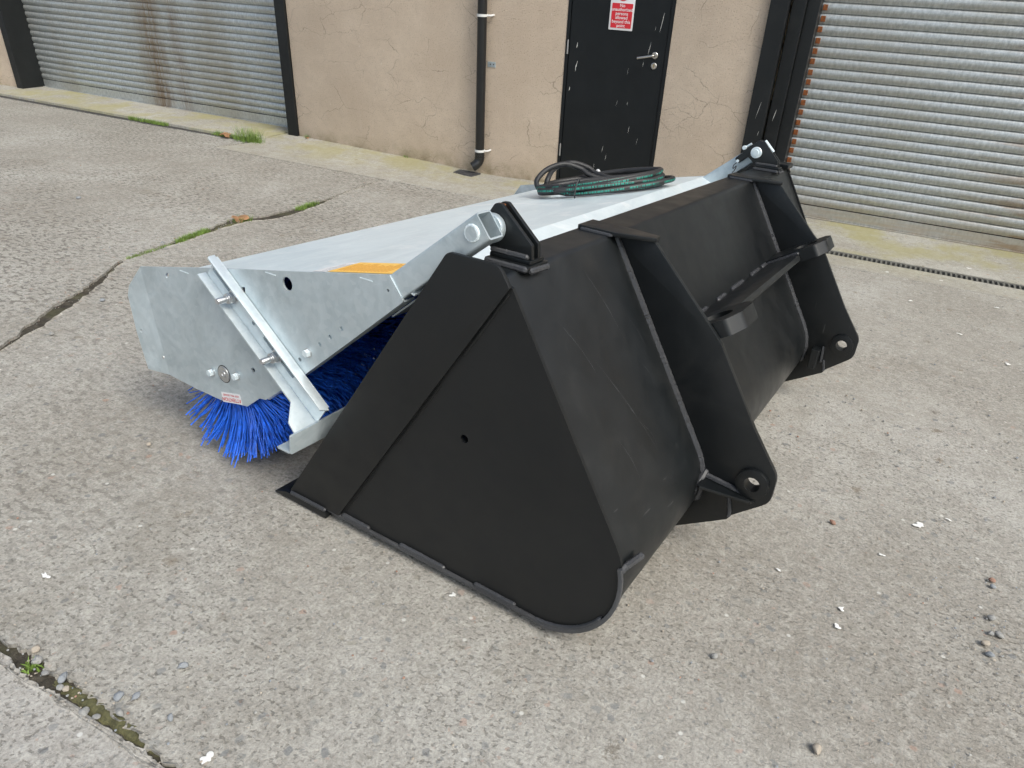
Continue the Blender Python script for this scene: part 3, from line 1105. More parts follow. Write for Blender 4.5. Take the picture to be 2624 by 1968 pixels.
def build_bucket():
    b = local_root('loader_bucket')
    tag(b, 'large satin black steel loader bucket lying on the concrete yard', 'bucket')
    hr, hc = 0.20, (0.9136, 0.222)
    nb = Vector((0.846, 0.533))          # outward normal of the back plate in (u, z)
    # shell: floor, heel, back, fold, top
    outer = [(0.10, 0.022), (0.50, 0.022), (hc[0], 0.022)]
    a0, a1 = -PI / 2, math.atan2(nb.y, nb.x)
    for i in range(1, 17):
        t = a0 + (a1 - a0) * i / 16
        outer.append((hc[0] + hr * math.cos(t), hc[1] + hr * math.sin(t)))
    back_dir = Vector((-0.533, 0.846))
    p_end = Vector(outer[-1])
    top = Vector((0.7557, 0.8477))
    fr = 0.020
    fc = top - nb * fr
    outer.append(tuple(p_end.lerp(Vector((fc.x + fr * nb.x, fc.y + fr * nb.y)), 0.5)))
    for i in range(0, 9):
        t = a1 + (PI / 2 - a1) * i / 8
        outer.append((fc.x + fr * math.cos(t), fc.y + fr * math.sin(t)))
    ztop = fc.y + fr
    outer.append((0.655, ztop))
    th = 0.010
    n = len(outer)
    inner = []
    for i in range(n):
        p0, p1 = Vector(outer[max(i - 1, 0)]), Vector(outer[min(i + 1, n - 1)])
        t = (p1 - p0).normalized()
        inner.append((outer[i][0] - t.y * th, outer[i][1] + t.x * th))
    plate('shell', outer + inner[::-1], 0.010, BW - 0.010, 'black_paint', b, bev=0.001, smooth=25)
    box('top_lip', (0.650, 0.0105, ztop - 0.022), (0.666, BW - 0.0105, ztop - 0.0105), 'black_paint', b, 0.002)

    # side plates
    so = [(0.20, 0.023), (hc[0], 0.021)]
    for i in range(1, 17):
        t = a0 + (a1 - a0) * i / 16
        so.append((hc[0] + (hr + 0.006) * math.cos(t), hc[1] + (hr + 0.006) * math.sin(t)))
    so += [(0.772, 0.835), (0.74, 0.845)]
    fs = fillet([(0.064, 0.030), (0.262, 0.030), (0.772, 0.838), (0.742, 0.880), (0.610, 0.880)], [0.0, 0.0, 0.004, 0.030, 0.022], 6)
    for s in (0, 1):
        w = lambda d: d if s == 0 else BW - d
        wa, wb = sorted((w(0.0), w(0.0095)))
        plate('side_plate', so, wa, wb, 'black_side', b, holes=[circ(0.675, 0.44, 0.011, 20)] if s == 0 else (), bev=0.0)
        wa, wb = sorted((w(-0.012), w(-0.0003)))
        plate('side_cutter', fs, wa, wb, 'black_side', b, bev=0.002)
        # the floor plate stands proud of the side as a narrow ledge
        lo = [(0.216, 0.0225), (hc[0], 0.0215)]
        hi = [(0.216, 0.0315), (hc[0], 0.0315)]
        for i in range(1, 15):
            t = a0 + (0.30 - a0) * i / 14
            lo.append((hc[0] + (hr + 0.008) * math.cos(t), hc[1] + (hr + 0.008) * math.sin(t)))
            hi.append((hc[0] + (hr - 0.002) * math.cos(t), hc[1] + (hr - 0.002) * math.sin(t)))
        wa, wb = sorted((w(-0.009), w(-0.0004)))
        plate('floor_edge', lo + hi[::-1], wa, wb, 'black_worn_lit', b, bev=0.0015)
        # stitch welds along the floor, the heel and behind the cutter
        ww = w(-0.003)
        for u0, u1 in ((0.272, 0.375), (0.485, 0.64), (0.735, 0.86)):
            weld([(u0, ww, 0.035), (u1, ww, 0.034)], 0.0075, b)
        weld([(0.07, w(-0.014), 0.028), (0.215, w(-0.014), 0.028)], 0.0065, b)
        arc = [(hc[0] + (hr - 0.004) * math.cos(a0 + 0.02 + 1.05 * i / 14), ww, hc[1] + (hr - 0.004) * math.sin(a0 + 0.02 + 1.05 * i / 14)) for i in range(15)]
        weld(arc, 0.0065, b)
        weld([(hc[0] + 0.2 * math.cos(0.25), w(-0.004), hc[1] + 0.2 * math.sin(0.25)), (1.113, w(0.012), 0.281), (1.122, w(0.085), 0.270)], 0.0085, b)
        weld([(0.285, w(0.0), 0.052), (0.40, w(0.0), 0.236)], 0.003, b, mat='black_side')
        weld([(0.47, w(0.0), 0.348), (0.60, w(0.0), 0.556)], 0.003, b, mat='black_side')
        weld([(0.66, w(0.0), 0.652), (0.766, w(0.0), 0.822)], 0.004, b, mat='black_side')
    # scratches and rubbed marks in the paint of the back
    bm = bmesh.new()
    rs = random.Random(31)

    def backp(t, w, d=0.0006):
        q = p_end.lerp(top, t) + nb * d
        return Vector((q.x, w, q.y))
    marks = [(0.62, 0.20, 0.12, 0.33, .0016), (0.80, 0.12, 0.55, 0.19, .0012), (0.95, 0.30, 0.60, 0.37, .0014), (0.50, 0.40, 0.38, 0.43, .0012), (0.30, 0.17, 0.10, 0.20, .001),
             (0.42, 1.05, 0.02, 1.20, .0013), (0.40, 1.02, 0.05, 1.10, .001), (0.85, 0.80, 0.80, 0.98, .001), (0.70, 0.42, 0.52, 0.46, .001), (0.28, 0.30, 0.16, 0.33, .001), (0.9, 1.3, 0.86, 1.42, .001)]
    for t0, w0, t1, w1, wd in marks:
        n = 14
        A, Bv = [], []
        for i in range(n):
            f = i / (n - 1)
            t = t0 + (t1 - t0) * f + rs.uniform(-.002, .002)
            ww = w0 + (w1 - w0) * f + 0.01 * math.sin(f * 3)
            h_ = wd * 0.5 * math.sin(PI * (i + 0.4) / n) * rs.uniform(0.2, 1.1)
            A.append(bm.verts.new(backp(t, ww - h_)))
            Bv.append(bm.verts.new(backp(t, ww + h_)))
        for i in range(n - 1):
            bm.faces.new((A[i], Bv[i], Bv[i + 1], A[i + 1]))
    bm_obj('scratches', bm, 'scratch', b)['kind'] = 'stuff'
    # cutting edge: bevelled bar
    ce = [(0.0, 0.001), (0.215, 0.001), (0.215, 0.0215), (0.050, 0.0215), (0.004, 0.006)]
    plate('cutting_edge', ce, -0.016, BW + 0.016, 'black_paint', b, bev=0.0012)

    # two hook brackets on the back
    rib = [(1.065, 0.058), (1.203, 0.147), (1.213, 0.166), (1.300, 0.245), (1.300, 0.325), (1.215, 0.437), (1.081, 0.641), (0.860, 0.8565), (0.735, 0.8565)]
    rad = [0, 0.004, 0.004, 0.048, 0.05, 0.03, 0.02, 0, 0]
    # inner side follows just inside the shell
    inn = [(0.742, 0.850), (0.750, 0.838)]
    for i in range(0, 12):
        t = a1 + (-0.72 - a1) * i / 11
        inn.append((hc[0] + (hr - 0.004) * math.cos(t), hc[1] + (hr - 0.004) * math.sin(t)))
    ribp = fillet(rib, rad, 5) + inn
    for s, wc in enumerate((0.54, 1.82)):
        sg = 1 if s == 0 else -1
        r = plate('hook_bracket', ribp, wc - 0.008, wc + 0.008, 'black_paint', b, holes=[circ(1.245, 0.287, 0.021, 24)], bev=0.0015)
        for side in (-1, 1):
            bm = bmesh.new()
            f0 = wc + side * 0.0082
            f1 = wc + side * 0.022
            add_plate(bm, circ(1.245, 0.287, 0.043, 32), [circ(1.245, 0.287, 0.021, 32)], min(f0, f1), max(f0, f1), UZ, 0.003)
            bm_obj('eye_boss', bm, 'black_paint', r, 30)
            # continuous fillet weld down the back plate
            q = Vector((hc[0], hc[1])) + nb * (hr + 0.001)
            e = Vector((top.x, top.y)) + nb * 0.0
            pts = [(e.x - 0.004, wc + side * 0.012, e.y + 0.006), (q.x, wc + side * 0.012, q.y)]
            for i in range(1, 6):
                t = a1 - 0.16 * i
                pts.append((hc[0] + (hr + 0.001) * math.cos(t), wc + side * 0.012, hc[1] + (hr + 0.001) * math.sin(t)))
            weld(pts, 0.0095, r)
        # cap plate lying on the top and over the bracket
        cap = [(0.656, wc - 0.045), (0.656, wc + 0.040), (0.775, wc + 0.034), (0.862, wc + 0.018), (0.868, wc - 0.016), (0.765, wc - 0.050)]
        plate('cap_plate', cap, ztop + 0.0005, ztop + 0.0115, 'black_paint', b, fmap=UW, bev=0.0015)
        weld([(0.665, wc - 0.047, ztop + 0.002), (0.76, wc - 0.052, ztop + 0.002)], 0.005, b)
        # gusset and stop block near the eye
        if s == 0:
            g = [(1.118, wc - 0.008), (1.118, wc - 0.068), (1.125, wc - 0.072), (1.255, wc - 0.030), (1.262, wc - 0.008)]
            gm = bmesh.new()
            add_plate(gm, g, [], 0.0, 0.009, lambda x, y, d: Vector((x, y, 0.249 - (x - 1.118) * 0.12 + d)), 0.002)
            bm_obj('gusset', gm, 'black_paint', r, 30)
            weld([(1.122, wc - 0.012, 0.262), (1.19, wc - 0.012, 0.254), (1.25, wc - 0.012, 0.246)], 0.008, r)
            weld([(1.1185, wc - 0.006, 0.276), (1.112, wc - 0.050, 0.236)], 0.009, r)
            weld([(1.112, wc - 0.050, 0.236), (1.10, wc - 0.052, 0.19), (1.085, wc - 0.045, 0.14)], 0.007, r)
            weld([(1.19, wc - 0.010, 0.235), (1.205, wc - 0.010, 0.18), (1.206, wc - 0.010, 0.158)], 0.006, r)
        else:
            box('stop_block', (1.145, wc - 0.060, 0.170), (1.175, wc - 0.0085, 0.255), 'black_paint', r, 0.003)
            weld([(1.180, wc - 0.011, 0.262), (1.186, wc - 0.011, 0.19)], 0.006, r)
            weld([(1.195, wc - 0.010, 0.205), (1.206, wc - 0.010, 0.158)], 0.006, r)
    # cross bar with two hole lugs between the brackets
    P0 = Vector((0.9235, 0.578))

    def SH(w, e, d):      # shelf plane: w along the bucket, e outward, d across its thickness
        q = P0 + nb * e + back_dir * d
        return Vector((q.x, w, q.y))
    bar = fillet([(0.60, 0.002), (1.76, 0.002), (1.76, 0.09), (1.62, 0.125), (1.56, 0.140), (0.80, 0.140), (0.74, 0.125), (0.60, 0.09)], [0, 0, 0.02, 0.02, 0.03, 0.03, 0.02, 0.02], 4)
    bm = bmesh.new()
    add_plate(bm, bar, [], -0.010, 0.010, SH, 0.002)
    cb = bm_obj('cross_bar', bm, 'black_paint', b, 30)
    for s in (0, 1):
        m = (lambda w: w) if s == 0 else (lambda w: 2.36 - w)
        lo = fillet([(m(0.552), 0.002), (m(0.745), 0.002), (m(0.748), 0.19), (m(0.70), 0.222), (m(0.60), 0.222), (m(0.552), 0.19)], [0, 0, 0.02, 0.04, 0.04, 0.02], 5)
        bm = bmesh.new()
        add_plate(bm, lo, [circ(m(0.648), 0.135, 0.044, 28)], -0.022, 0.022, SH, 0.0)
        bm_obj('hole_lug', bm, 'black_paint', cb, 30)
        weld([SH(m(0.75), 0.006, 0.010), SH(m(0.752), 0.13, 0.012)], 0.007, cb)
    for w0, w1 in ((0.78, 0.92), (1.02, 1.10), (1.17, 1.30), (1.40, 1.50), (1.54, 1.60)):
        weld([SH(w0, 0.004, 0.013), SH(w1, 0.004, 0.013)], 0.009, cb)

    # pin lugs welded on the top for the sweeper's arms
    for s in (0, 1):
        lug = empty('pin_lug', b)
        if s == 0:
            ws = (0.083, 0.109)
        else:
            ws = (2.145, 2.171)
        prof = fillet([(0.665, ztop + 0.0195), (0.763, ztop + 0.0195), (0.760, 0.907), (0.676, 0.980), (0.660, 0.979), (0.643, 0.952), (0.652, 0.925), (0.651, 0.886)],
                      [0.0, 0.0, 0.004, 0.008, 0.010, 0.008, 0.02, 0.006], 4)
        if s == 1:
            prof = fillet([(0.655, ztop + 0.0195), (0.757, ztop + 0.0195), (0.754, 0.902), (0.684, 0.972), (0.655, 0.977), (0.565, 0.886), (0.588, 0.868), (0.622, 0.903)],
                          [0, 0, 0.003, 0.012, 0.012, 0.008, 0.004, 0.006], 4)
        for w0 in ws:
            plate('lug_plate', prof, w0, w0 + 0.011, 'black_paint', lug, bev=0.0015)
        if s == 0:
            box('spacer', (0.655, ws[0] + 0.0112, 0.958), (0.672, ws[1] - 0.0002, 0.976), 'rust', lug, 0.001)
        box('foot_plate', (0.660, ws[0] - 0.026, ztop + 0.0005), (0.772, ws[1] + 0.030, ztop + 0.0105), 'black_paint', lug, 0.002)
        box('pad', (0.662, ws[0] - 0.010, ztop + 0.0107), (0.766, ws[1] + 0.022, ztop + 0.0193), 'black_paint', lug, 0.002)
        weld([(0.66, ws[0] - 0.004, ztop + 0.024), (0.757, ws[0] - 0.004, ztop + 0.024)], 0.0065, lug)
        weld([(0.661, ws[0] - 0.026, ztop + 0.004), (0.770, ws[0] - 0.026, ztop + 0.004)], 0.007, lug)
        weld([(0.773, ws[0] - 0.020, ztop + 0.001), (0.774, ws[1] + 0.03, ztop - 0.002)], 0.007, lug)
    # short reinforcing lug at the far end of the top
    box('end_tab', (0.70, BW - 0.075, ztop + 0.0005), (0.775, BW + 0.012, ztop + 0.020), 'black_paint', b, 0.004)
    weld([(0.78, 1.98, ztop - 0.03), (0.80, 2.05, ztop - 0.055)], 0.009, b)
    return b, ztop


bucket, ZTOP = build_bucket()


# ------------------------------------------------------------------ sweeper attachment
def build_sweeper():
    s = local_root('sweeper_attachment')
    tag(s, 'galvanised steel sweeper with blue bristles pinned into the front of the bucket', 'sweeper')
    W0, W1 = 0.008, 2.225
    hub = Vector((-0.222, 0.315))
    Th0, Th1 = Vector((-0.300, 0.629)), Vector((0.428, 0.781))     # hood line in (u, z)
    hd = (Th1 - Th0).normalized()
    hn = Vector((-hd.y, hd.x))
    # end plates
    out = [(-0.585, 0.565), (-0.210, 0.648), (0.135, 0.7185), (0.432, 0.7815), (0.476, 0.728), (0.300, 0.574), (0.131, 0.428), (0.022, 0.339), (-0.040, 0.290),
           (-0.067, 0.286), (-0.126, 0.238), (-0.250, 0.216), (-0.371, 0.214), (-0.508, 0.219)]
    out = fillet(out, [0, 0, 0, 0.002, 0.006, 0, 0, 0, 0.01, 0.006, 0.01, 0.01, 0.01, 0], 3)
    holes = [circ(0.083, 0.674, 0.0185, 24), circ(0.274, 0.603, 0.0062, 12), circ(0.233, 0.568, 0.0062, 12), circ(0.194, 0.536, 0.0062, 12), circ(0.115, 0.468, 0.0062, 12),
             circ(0.428, 0.743, 0.004, 8), circ(-0.448, 0.570, 0.011, 14, 0.006, 0.9),
             [(-0.104, 0.604), (-0.090, 0.607), (-0.090, 0.622), (-0.104, 0.619)], circ(-0.085, 0.372, 0.008, 12)]
    fl = [(-0.585, 0.565), (-0.508, 0.219), (-0.616, 0.213), (-0.649, 0.332), (-0.668, 0.455), (-0.655, 0.49)]
    for e in (0, 1):
        w = (lambda d: W0 + d) if e == 0 else (lambda d: W1 - d)
        a, b_ = sorted((w(0.0), w(0.006)))
        ep = plate('end_plate', out, a, b_, 'galvanised', s, holes=holes, bev=0.0)
        # front flange folded inwards along the plate's front edge
        fm = bmesh.new()
        P, Q = Vector((-0.585, 0.565)), Vector((-0.508, 0.219))
        d = (Q - P).normalized()
        nn = Vector((d.y, -d.x))
        if nn.x > 0:
            nn = -nn

        def FL(x, y, t, w=w, P=P, d=d, nn=nn):
            v = Vector((x, y)) - P
            al, ac = v.dot(d), v.dot(nn)
            q = P + d * al + nn * ac * 0.82
            return Vector((q.x, w(0.003 - ac * 0.16 + t), q.y))
        add_plate(fm, fl, [circ(-0.625, 0.345, 0.006, 10)], -0.003, 0.003, FL, 0.0)
        bm_obj('front_flange', fm, 'galvanised', ep, 25)
        # rolled lower edge
        for (u0, z0), (u1, z1) in (((-0.036, 0.296), (0.470, 0.730)),):
            dv = Vector((u1 - u0, z1 - z0)).normalized()
            pn = Vector((dv.y, -dv.x))
            pr = []
            bm = bmesh.new()
            prof = [(0.0, 0.0), (-0.002, 0.004), (-0.007, 0.007), (-0.040, 0.007), (-0.040, 0.002), (-0.009, 0.002)]
            va, vb = [], []
            for dw, dn in prof:
                va.append(bm.verts.new((u0 + pn.x * dn, w(0.001 - dw), z0 + pn.y * dn)))
                vb.append(bm.verts.new((u1 + pn.x * dn, w(0.001 - dw), z1 + pn.y * dn)))
            n = len(prof)
            for i in range(n):
                j = (i + 1) % n
                bm.faces.new((va[i], va[j], vb[j], vb[i]))
            bm.faces.new(va)
            bm.faces.new(vb)
            bm_obj('lower_lip', bm, 'galvanised', ep, 30)
        dv = Vector((0.159, 0.135)).normalized()
        pv = Vector((-dv.y, dv.x)) * 0.014
        q0, q1 = Vector((0.100, 0.455)), Vector((0.290, 0.616))
        a2, b2 = sorted((w(0.0065), w(0.0095)))
        plate('backing_strip', [tuple(q0 - pv), tuple(q1 - pv), tuple(q1 + pv), tuple(q0 + pv)], a2, b2, 'galvanised', ep, bev=0)
        ax = (0, -1, 0) if e == 0 else (0, 1, 0)
        wf = w(-0.0002)
        # bearing and bolts
        lathe_along('bearing_cap', ax, (hub.x, wf, hub.y), [(0, 0.0262), (0.001, 0.0262), (0.001, 0.0240), (0.003, 0.0235), (0.003, 0.0105), (0.0045, 0.010), (0.0045, 0.006), (0.003, 0.005)], 'zinc_bolt', ep, 28)
        lathe_along('cap_gap_shade', ax, (hub.x, wf, hub.y), [(0, 0.0285), (0.0006, 0.0285)], 'void', ep, 28)  # added black disc; its rim stands in for the shaded gap round the cap
        for (u, z) in ((-0.281, 0.302), (-0.162, 0.328), (0.149, 0.499)):
            bo = lathe_along('bolt', ax, (u, wf, z), [(0, 0.0135), (0.002, 0.0135)], 'zinc_bolt', ep, 20)
            lathe_along('bolt_head', ax, (u, w(-0.0024), z), [(0, 0.0112), (0.0095, 0.0112), (0.011, 0.0098)], 'galvanised_bright', bo, 6)
        lathe_along('rivet', ax, (-0.53, w(-0.0003), 0.275), [(0, 0.007), (0.002, 0.006)], 'zinc_bolt', ep, 12)
        for u, z in ((-0.36, 0.6), (0.02, 0.685), (0.36, 0.752)):
            box('tab_weld', (u - 0.02, min(w(0.001), w(-0.0012)), z), (u + 0.02, max(w(0.001), w(-0.0012)), z + 0.003), 'galvanised_bright', ep, 0.0005)
    # hood skin
    hm = bmesh.new()
    a = Th0 + hn * -0.001
    m1 = Th0 + (Th1 - Th0) * 0.93 + hn * -0.001
    c1 = Th1 + hn * -0.001 + Vector((0.0, 0.0))
    d1 = c1 + Vector((0.075, -0.030))
    prof = [a + Vector((-0.006, -0.035)), a, m1, c1, d1]
    th = 0.004
    pr2 = []
    n = len(prof)
    for i in range(n):
        t = (prof[min(i + 1, n - 1)] - prof[max(i - 1, 0)]).normalized()
        pr2.append(prof[i] + Vector((t.y, -t.x)) * th)
    add_plate(hm, [tuple(v) for v in prof] + [tuple(v) for v in reversed(pr2)], [], W0 + 0.0065, W1 - 0.0065, UZ, 0.0)
    hood = bm_obj('hood', hm, 'galvanised_bright', s, 30)
    # rear skirt running down inside the bucket
    k0, k1 = Vector((0.48, 0.722)), Vector((0.13, 0.425))
    for wa, wb in ((W0 + 0.045, W1 - 0.045),):
        dv = (k1 - k0).normalized()
        nn = Vector((dv.y, -dv.x))
        cross = k0 + dv * 0.0
        add = bmesh.new()
        q = [tuple(k0), tuple(k0 + dv * 0.10), tuple(k0 + dv * 0.10 + nn * 0.004), tuple(k0 + nn * 0.004)]
        add_plate(add, q, [], wa, wb, UZ, 0.0)
        bm_obj('rear_skirt', add, 'galvanised', s)

    def HP(u, wv, lift=0.0):
        t = (u - Th0.x) / (Th1.x - Th0.x)
        q = Th0 + (Th1 - Th0) * t + hn * lift
        return Vector((q.x, wv, q.y))
    # labels on the hood
    lab = quad('warning_label', [HP(0.222, 0.018, 0.0004), HP(0.436, 0.018, 0.0004), HP(0.405, 0.130, 0.0004), HP(0.225, 0.130, 0.0004)], 'label_orange', hood)
    lab['label'] = 'orange warning label'
    for i in range(15):
        u = 0.240 + i * 0.0112
        quad('print_line', [HP(u, 0.03, 0.0012), HP(u + 0.004, 0.03, 0.0012), HP(u + 0.004, 0.09 + 0.03 * rnd.random(), 0.0012), HP(u, 0.09 + 0.03 * rnd.random(), 0.0012)], 'label_ink', lab, 0.0003)
    wl = quad('data_label', [HP(0.172, 0.014, 0.0004), HP(0.218, 0.014, 0.0004), HP(0.220, 0.125, 0.0004), HP(0.190, 0.125, 0.0004)], 'sign_white', hood)
    for i in range(4):
        u = 0.196 + i * 0.008
        quad('print_line', [HP(u, 0.024, 0.0012), HP(u + 0.003, 0.024, 0.0012), HP(u + 0.003, 0.105, 0.0012), HP(u, 0.105, 0.0012)], 'label_grey', wl, 0.0003)
    # upside-down grease sticker on the near end plate
    c = Vector((-0.197, W0 - 0.0008, 0.242))
    ex = Vector((0.974, 0, 0.226))
    ez = Vector((-0.226, 0, 0.974))
    hw, hh = 0.047, 0.0165
    st = quad('grease_sticker', [c - ex * hw - ez * hh, c + ex * hw - ez * hh, c + ex * hw + ez * hh, c - ex * hw + ez * hh], 'sign_white', s, 0.0004)
    st['label'] = 'white sticker with red lettering stuck on upside down'
    off = Vector((0, -0.0009, 0))
    text_at('lettering', 'ATTENTION', 0.0165, c + off - ez * 0.0055, -ex, -ez, 'sign_red', st)
    text_at('lettering', 'KEEP WELL GREASED', 0.0082, c + off + ez * 0.0085, -ex, -ez, 'sign_red', st)

    # push arms: hollow box tubes up to the pins
    for e in (0, 1):
        w = (lambda d: W0 + d) if e == 0 else (lambda d: W1 - d)
        B0, B1 = Vector((0.452, 0.758)), Vector((0.682, 0.944))
        if e == 1:
            B1 = Vector((0.650, 0.925))
        dv = (B1 - B0).normalized()
        nv = Vector((-dv.y, dv.x))
        hh, L = 0.0315, (B1 - B0).length
        bm = bmesh.new()
        wa, wb = 0.003, 0.054

        def AM(x, y, d, B0=B0, dv=dv, nv=nv, w=w):
            q = B0 + dv * d + nv * x
            return Vector((q.x, w(y), q.y))
        ro = fillet([(-hh, wa), (hh, wa), (hh, wb), (-hh, wb)], 0.006, 4)
        ri = fillet([(-hh + .004, wa + .004), (hh - .004, wa + .004), (hh - .004, wb - .004), (-hh + .004, wb - .004)], 0.003, 4)
        add_plate(bm, ro, [ri], -0.02, L, AM, 0.0)
        arm = bm_obj('push_arm', bm, 'galvanised', s, 30)
        pc = Vector((0.656, 0.925))
        ax = (0, -1, 0) if e == 0 else (0, 1, 0)
        ring = [(pc.x + 0.0165 * math.cos(t), w(0.0022), pc.y + 0.0165 * math.sin(t)) for t in [2 * PI * i / 40 for i in range(40)]]
        rg = link('pin_weld', tube_mesh(ring, 0.0036, 7, closed=True, rfun=lambda i, L_: 1 + 0.15 * math.sin(i * 2.1)), 'galvanised_bright', arm, 50)
        lathe_along('pin_end', ax, (pc.x, w(0.0028), pc.y), [(0, 0.0155), (0.0035, 0.0155), (0.0045, 0.0145)], 'galvanised', arm, 28)
        ax2 = tuple(-v for v in ax)
        bs = lathe_along('boss', ax2, (pc.x + 0.008, w(0.0545), pc.y + 0.003), [(0, 0.030), (0.003, 0.0315), (0.016, 0.0315), (0.0185, 0.030)], 'galvanised', arm, 32)
        if e == 1:
            # pin head, clip and linchpin on the near face of the far lug
            hd_ = lathe_along('pin_head', (0, -1, 0), (0.656, 2.1445, 0.925), [(0, 0.024), (0.006, 0.024), (0.008, 0.022), (0.008, 0.013), (0.015, 0.012), (0.015, 0.0)], 'galvanised_bright', arm, 28)
            tube('pin_tab', [(0.678, 2.165, 0.976), (0.723, 2.165, 0.935)], 0.0065, 'galvanised_bright', arm, 8)
            tube('linch_pin', [(0.597, 2.155, 0.935), (0.625, 2.155, 0.957)], 0.005, 'galvanised_bright', arm, 8)
            lathe_along('linch_knob', (0, -1, 0), (0.600, 2.150, 0.938), [(0, 0.009), (0.012, 0.009)], 'galvanised_bright', arm, 12)
            lathe_along('small_bolt', (0, -1, 0), (0.582, 2.1445, 0.878), [(0, 0.007), (0.004, 0.007)], 'galvanised_bright', arm, 10)
            ch = spline([(0.582, 2.139, 0.872), (0.572, 2.134, 0.86), (0.572, 2.132, 0.845), (0.584, 2.133, 0.858), (0.580, 2.131, 0.838), (0.572, 2.13, 0.828)], 5)
            tube('chain', ch, 0.0022, 'iron', arm, 6)

    # support leg: slotted channel with an angle-iron foot
    for e in (0, 1):
        w = (lambda d: d) if e == 0 else (lambda d: W0 + W1 - d)
        A = Vector((-0.236, 0.623))
        D = Vector((0.787, -0.617))
        Nn = Vector((0.617, 0.787))
        leg = empty('support_leg', s)
        LL = 0.535

        def LM(x, y, d, w=w):
            q = A + D * x + Nn * y
            return Vector((q.x, w(d), q.y))
        web = [(-0.005, 0.0), (0.525, 0.0), (0.522, 0.076), (-0.005, 0.076)]
        sl = [slot((0.010, 0.036), (0.115, 0.036), 0.0072, 5), slot((0.255, 0.036), (0.385, 0.036), 0.0072, 5), circ(0.20, 0.036, 0.0065, 12)]
        wb_ = bmesh.new()
        add_plate(wb_, web, sl, 0.0012, 0.0065, LM, 0.0)
        bm_obj('web', wb_, 'galvanised_leg', leg, 25)
        # flanges
        f1 = bmesh.new()
        prof = [(-0.012, 0.0010), (-0.012, -0.027), (0.440, -0.027), (0.490, -0.072), (0.528, -0.078), (0.528, 0.0010)]
        add_plate(f1, prof, [], -0.0055, 0.0, lambda x, y, d: LM(x, d, y), 0.0012)
        bm_obj('flange', f1, 'galvanised_leg', leg, 25)
        f2 = bmesh.new()
        prof = fillet([(-0.012, 0.0010), (-0.012, -0.024), (0.518, -0.024), (0.530, 0.0010)], [0, 0.008, 0, 0], 4)
        add_plate(f2, prof, [], 0.0715, 0.077, lambda x, y, d: LM(x, d, y), 0.0012)
        bm_obj('flange', f2, 'galvanised_leg', leg, 25)
        # foot
        u0, zt = 0.186, 0.302
        fb = bmesh.new()
        fo = fillet([(-0.098, 0.0), (-0.098, -0.060), (0.075, -0.060), (0.145, -0.022), (0.150, 0.004), (0.118, 0.006)], [0.004, 0.006, 0.06, 0.02, 0.004, 0.02], 5)
        add_plate(fb, fo, [], 0.0, 0.007, lambda x, y, d: Vector((u0 + y * 0.07 - d, w(x), zt + y)), 0.0015)
        add_box(fb, (u0 - 0.058, min(w(-0.098), w(0.06)), zt - 0.060), (u0 - 0.0115, max(w(-0.098), w(0.06)), zt - 0.053), 0.002)
        bm_obj('foot', fb, 'galvanised', leg, 25)
        # adjusting bolts
        ax = (0, -1, 0) if e == 0 else (0, 1, 0)
        for x in (0.105, 0.315):
            p = LM(x, 0.033, 0.001)
            bo = lathe_along('stud', ax, p, [(0.0, 0.0092), (0.052, 0.0092), (0.0545, 0.0076)], 'zinc_bolt', leg, 14)
            wv = w(0.001)
            sgn = -1 if e == 0 else 1
            lathe_along('washer', ax, (p.x, wv + sgn * 0.0003, p.z), [(0, 0.0195), (0.003, 0.0195)], 'zinc_bolt', bo, 22)
            lathe_along('nut', ax, (p.x, wv + sgn * 0.0035, p.z), [(0, 0.0155), (0.001, 0.0168), (0.0125, 0.0168), (0.014, 0.0152)], 'zinc_bolt', bo, 6)
            lathe_along('lock_nut', ax, (p.x, wv + sgn * 0.018, p.z), [(0, 0.0150), (0.003, 0.0150), (0.0035, 0.0125), (0.007, 0.0125)], 'zinc_bolt', bo, 18)

    # brush roller
    core = lathe_along('brush_core', (0, 1, 0), (hub.x, W0 + 0.02, hub.y), [(0, 0.03), (0.01, 0.075), (W1 - W0 - 0.05, 0.075), (W1 - W0 - 0.04, 0.03)], 'brush_core', s, 28)
    rg = np.random.default_rng(3)
    NB = 8000
    near = rg.random(NB) < 0.62
    wpos = np.where(near, 0.035 + 0.36 * rg.random(NB) ** 1.25, 0.395 + 1.77 * rg.random(NB))
    # bristles stand in rings
    ring = np.round(wpos / 0.020) * 0.020 + rg.normal(0, 0.0035, NB)
    wpos = np.clip(ring, 0.03, 2.19)
    ang = rg.random(NB) * 2 * PI
    ang += 0.045 * np.sin(ang * 34 + 6 * np.round(wpos / 0.020))
    thin = (np.degrees(ang) % 360 > 176) & (np.degrees(ang) % 360 < 222) & (wpos < 0.14) & (rg.random(NB) > 0.12)
    ang = np.where(thin, ang - 1.2, ang)
    thin2 = (np.degrees(ang) % 360 > 222) & (np.degrees(ang) % 360 < 240) & (wpos < 0.14) & (rg.random(NB) > 0.5)
    ang = np.where(thin2, ang + 0.9, ang)
    R1 = 0.268 + rg.normal(0, 0.010, NB)
    R0 = np.full(NB, 0.07)
    flare = rg.normal(0, 0.022, NB) - 0.045 * np.exp(-(wpos - 0.03) / 0.03)
    bend = rg.normal(0, 0.06, NB)
    wav = rg.random(NB) * 6.28
    seg = 4
    sides = 3
    verts = np.zeros((NB, (seg + 1) * sides, 3))
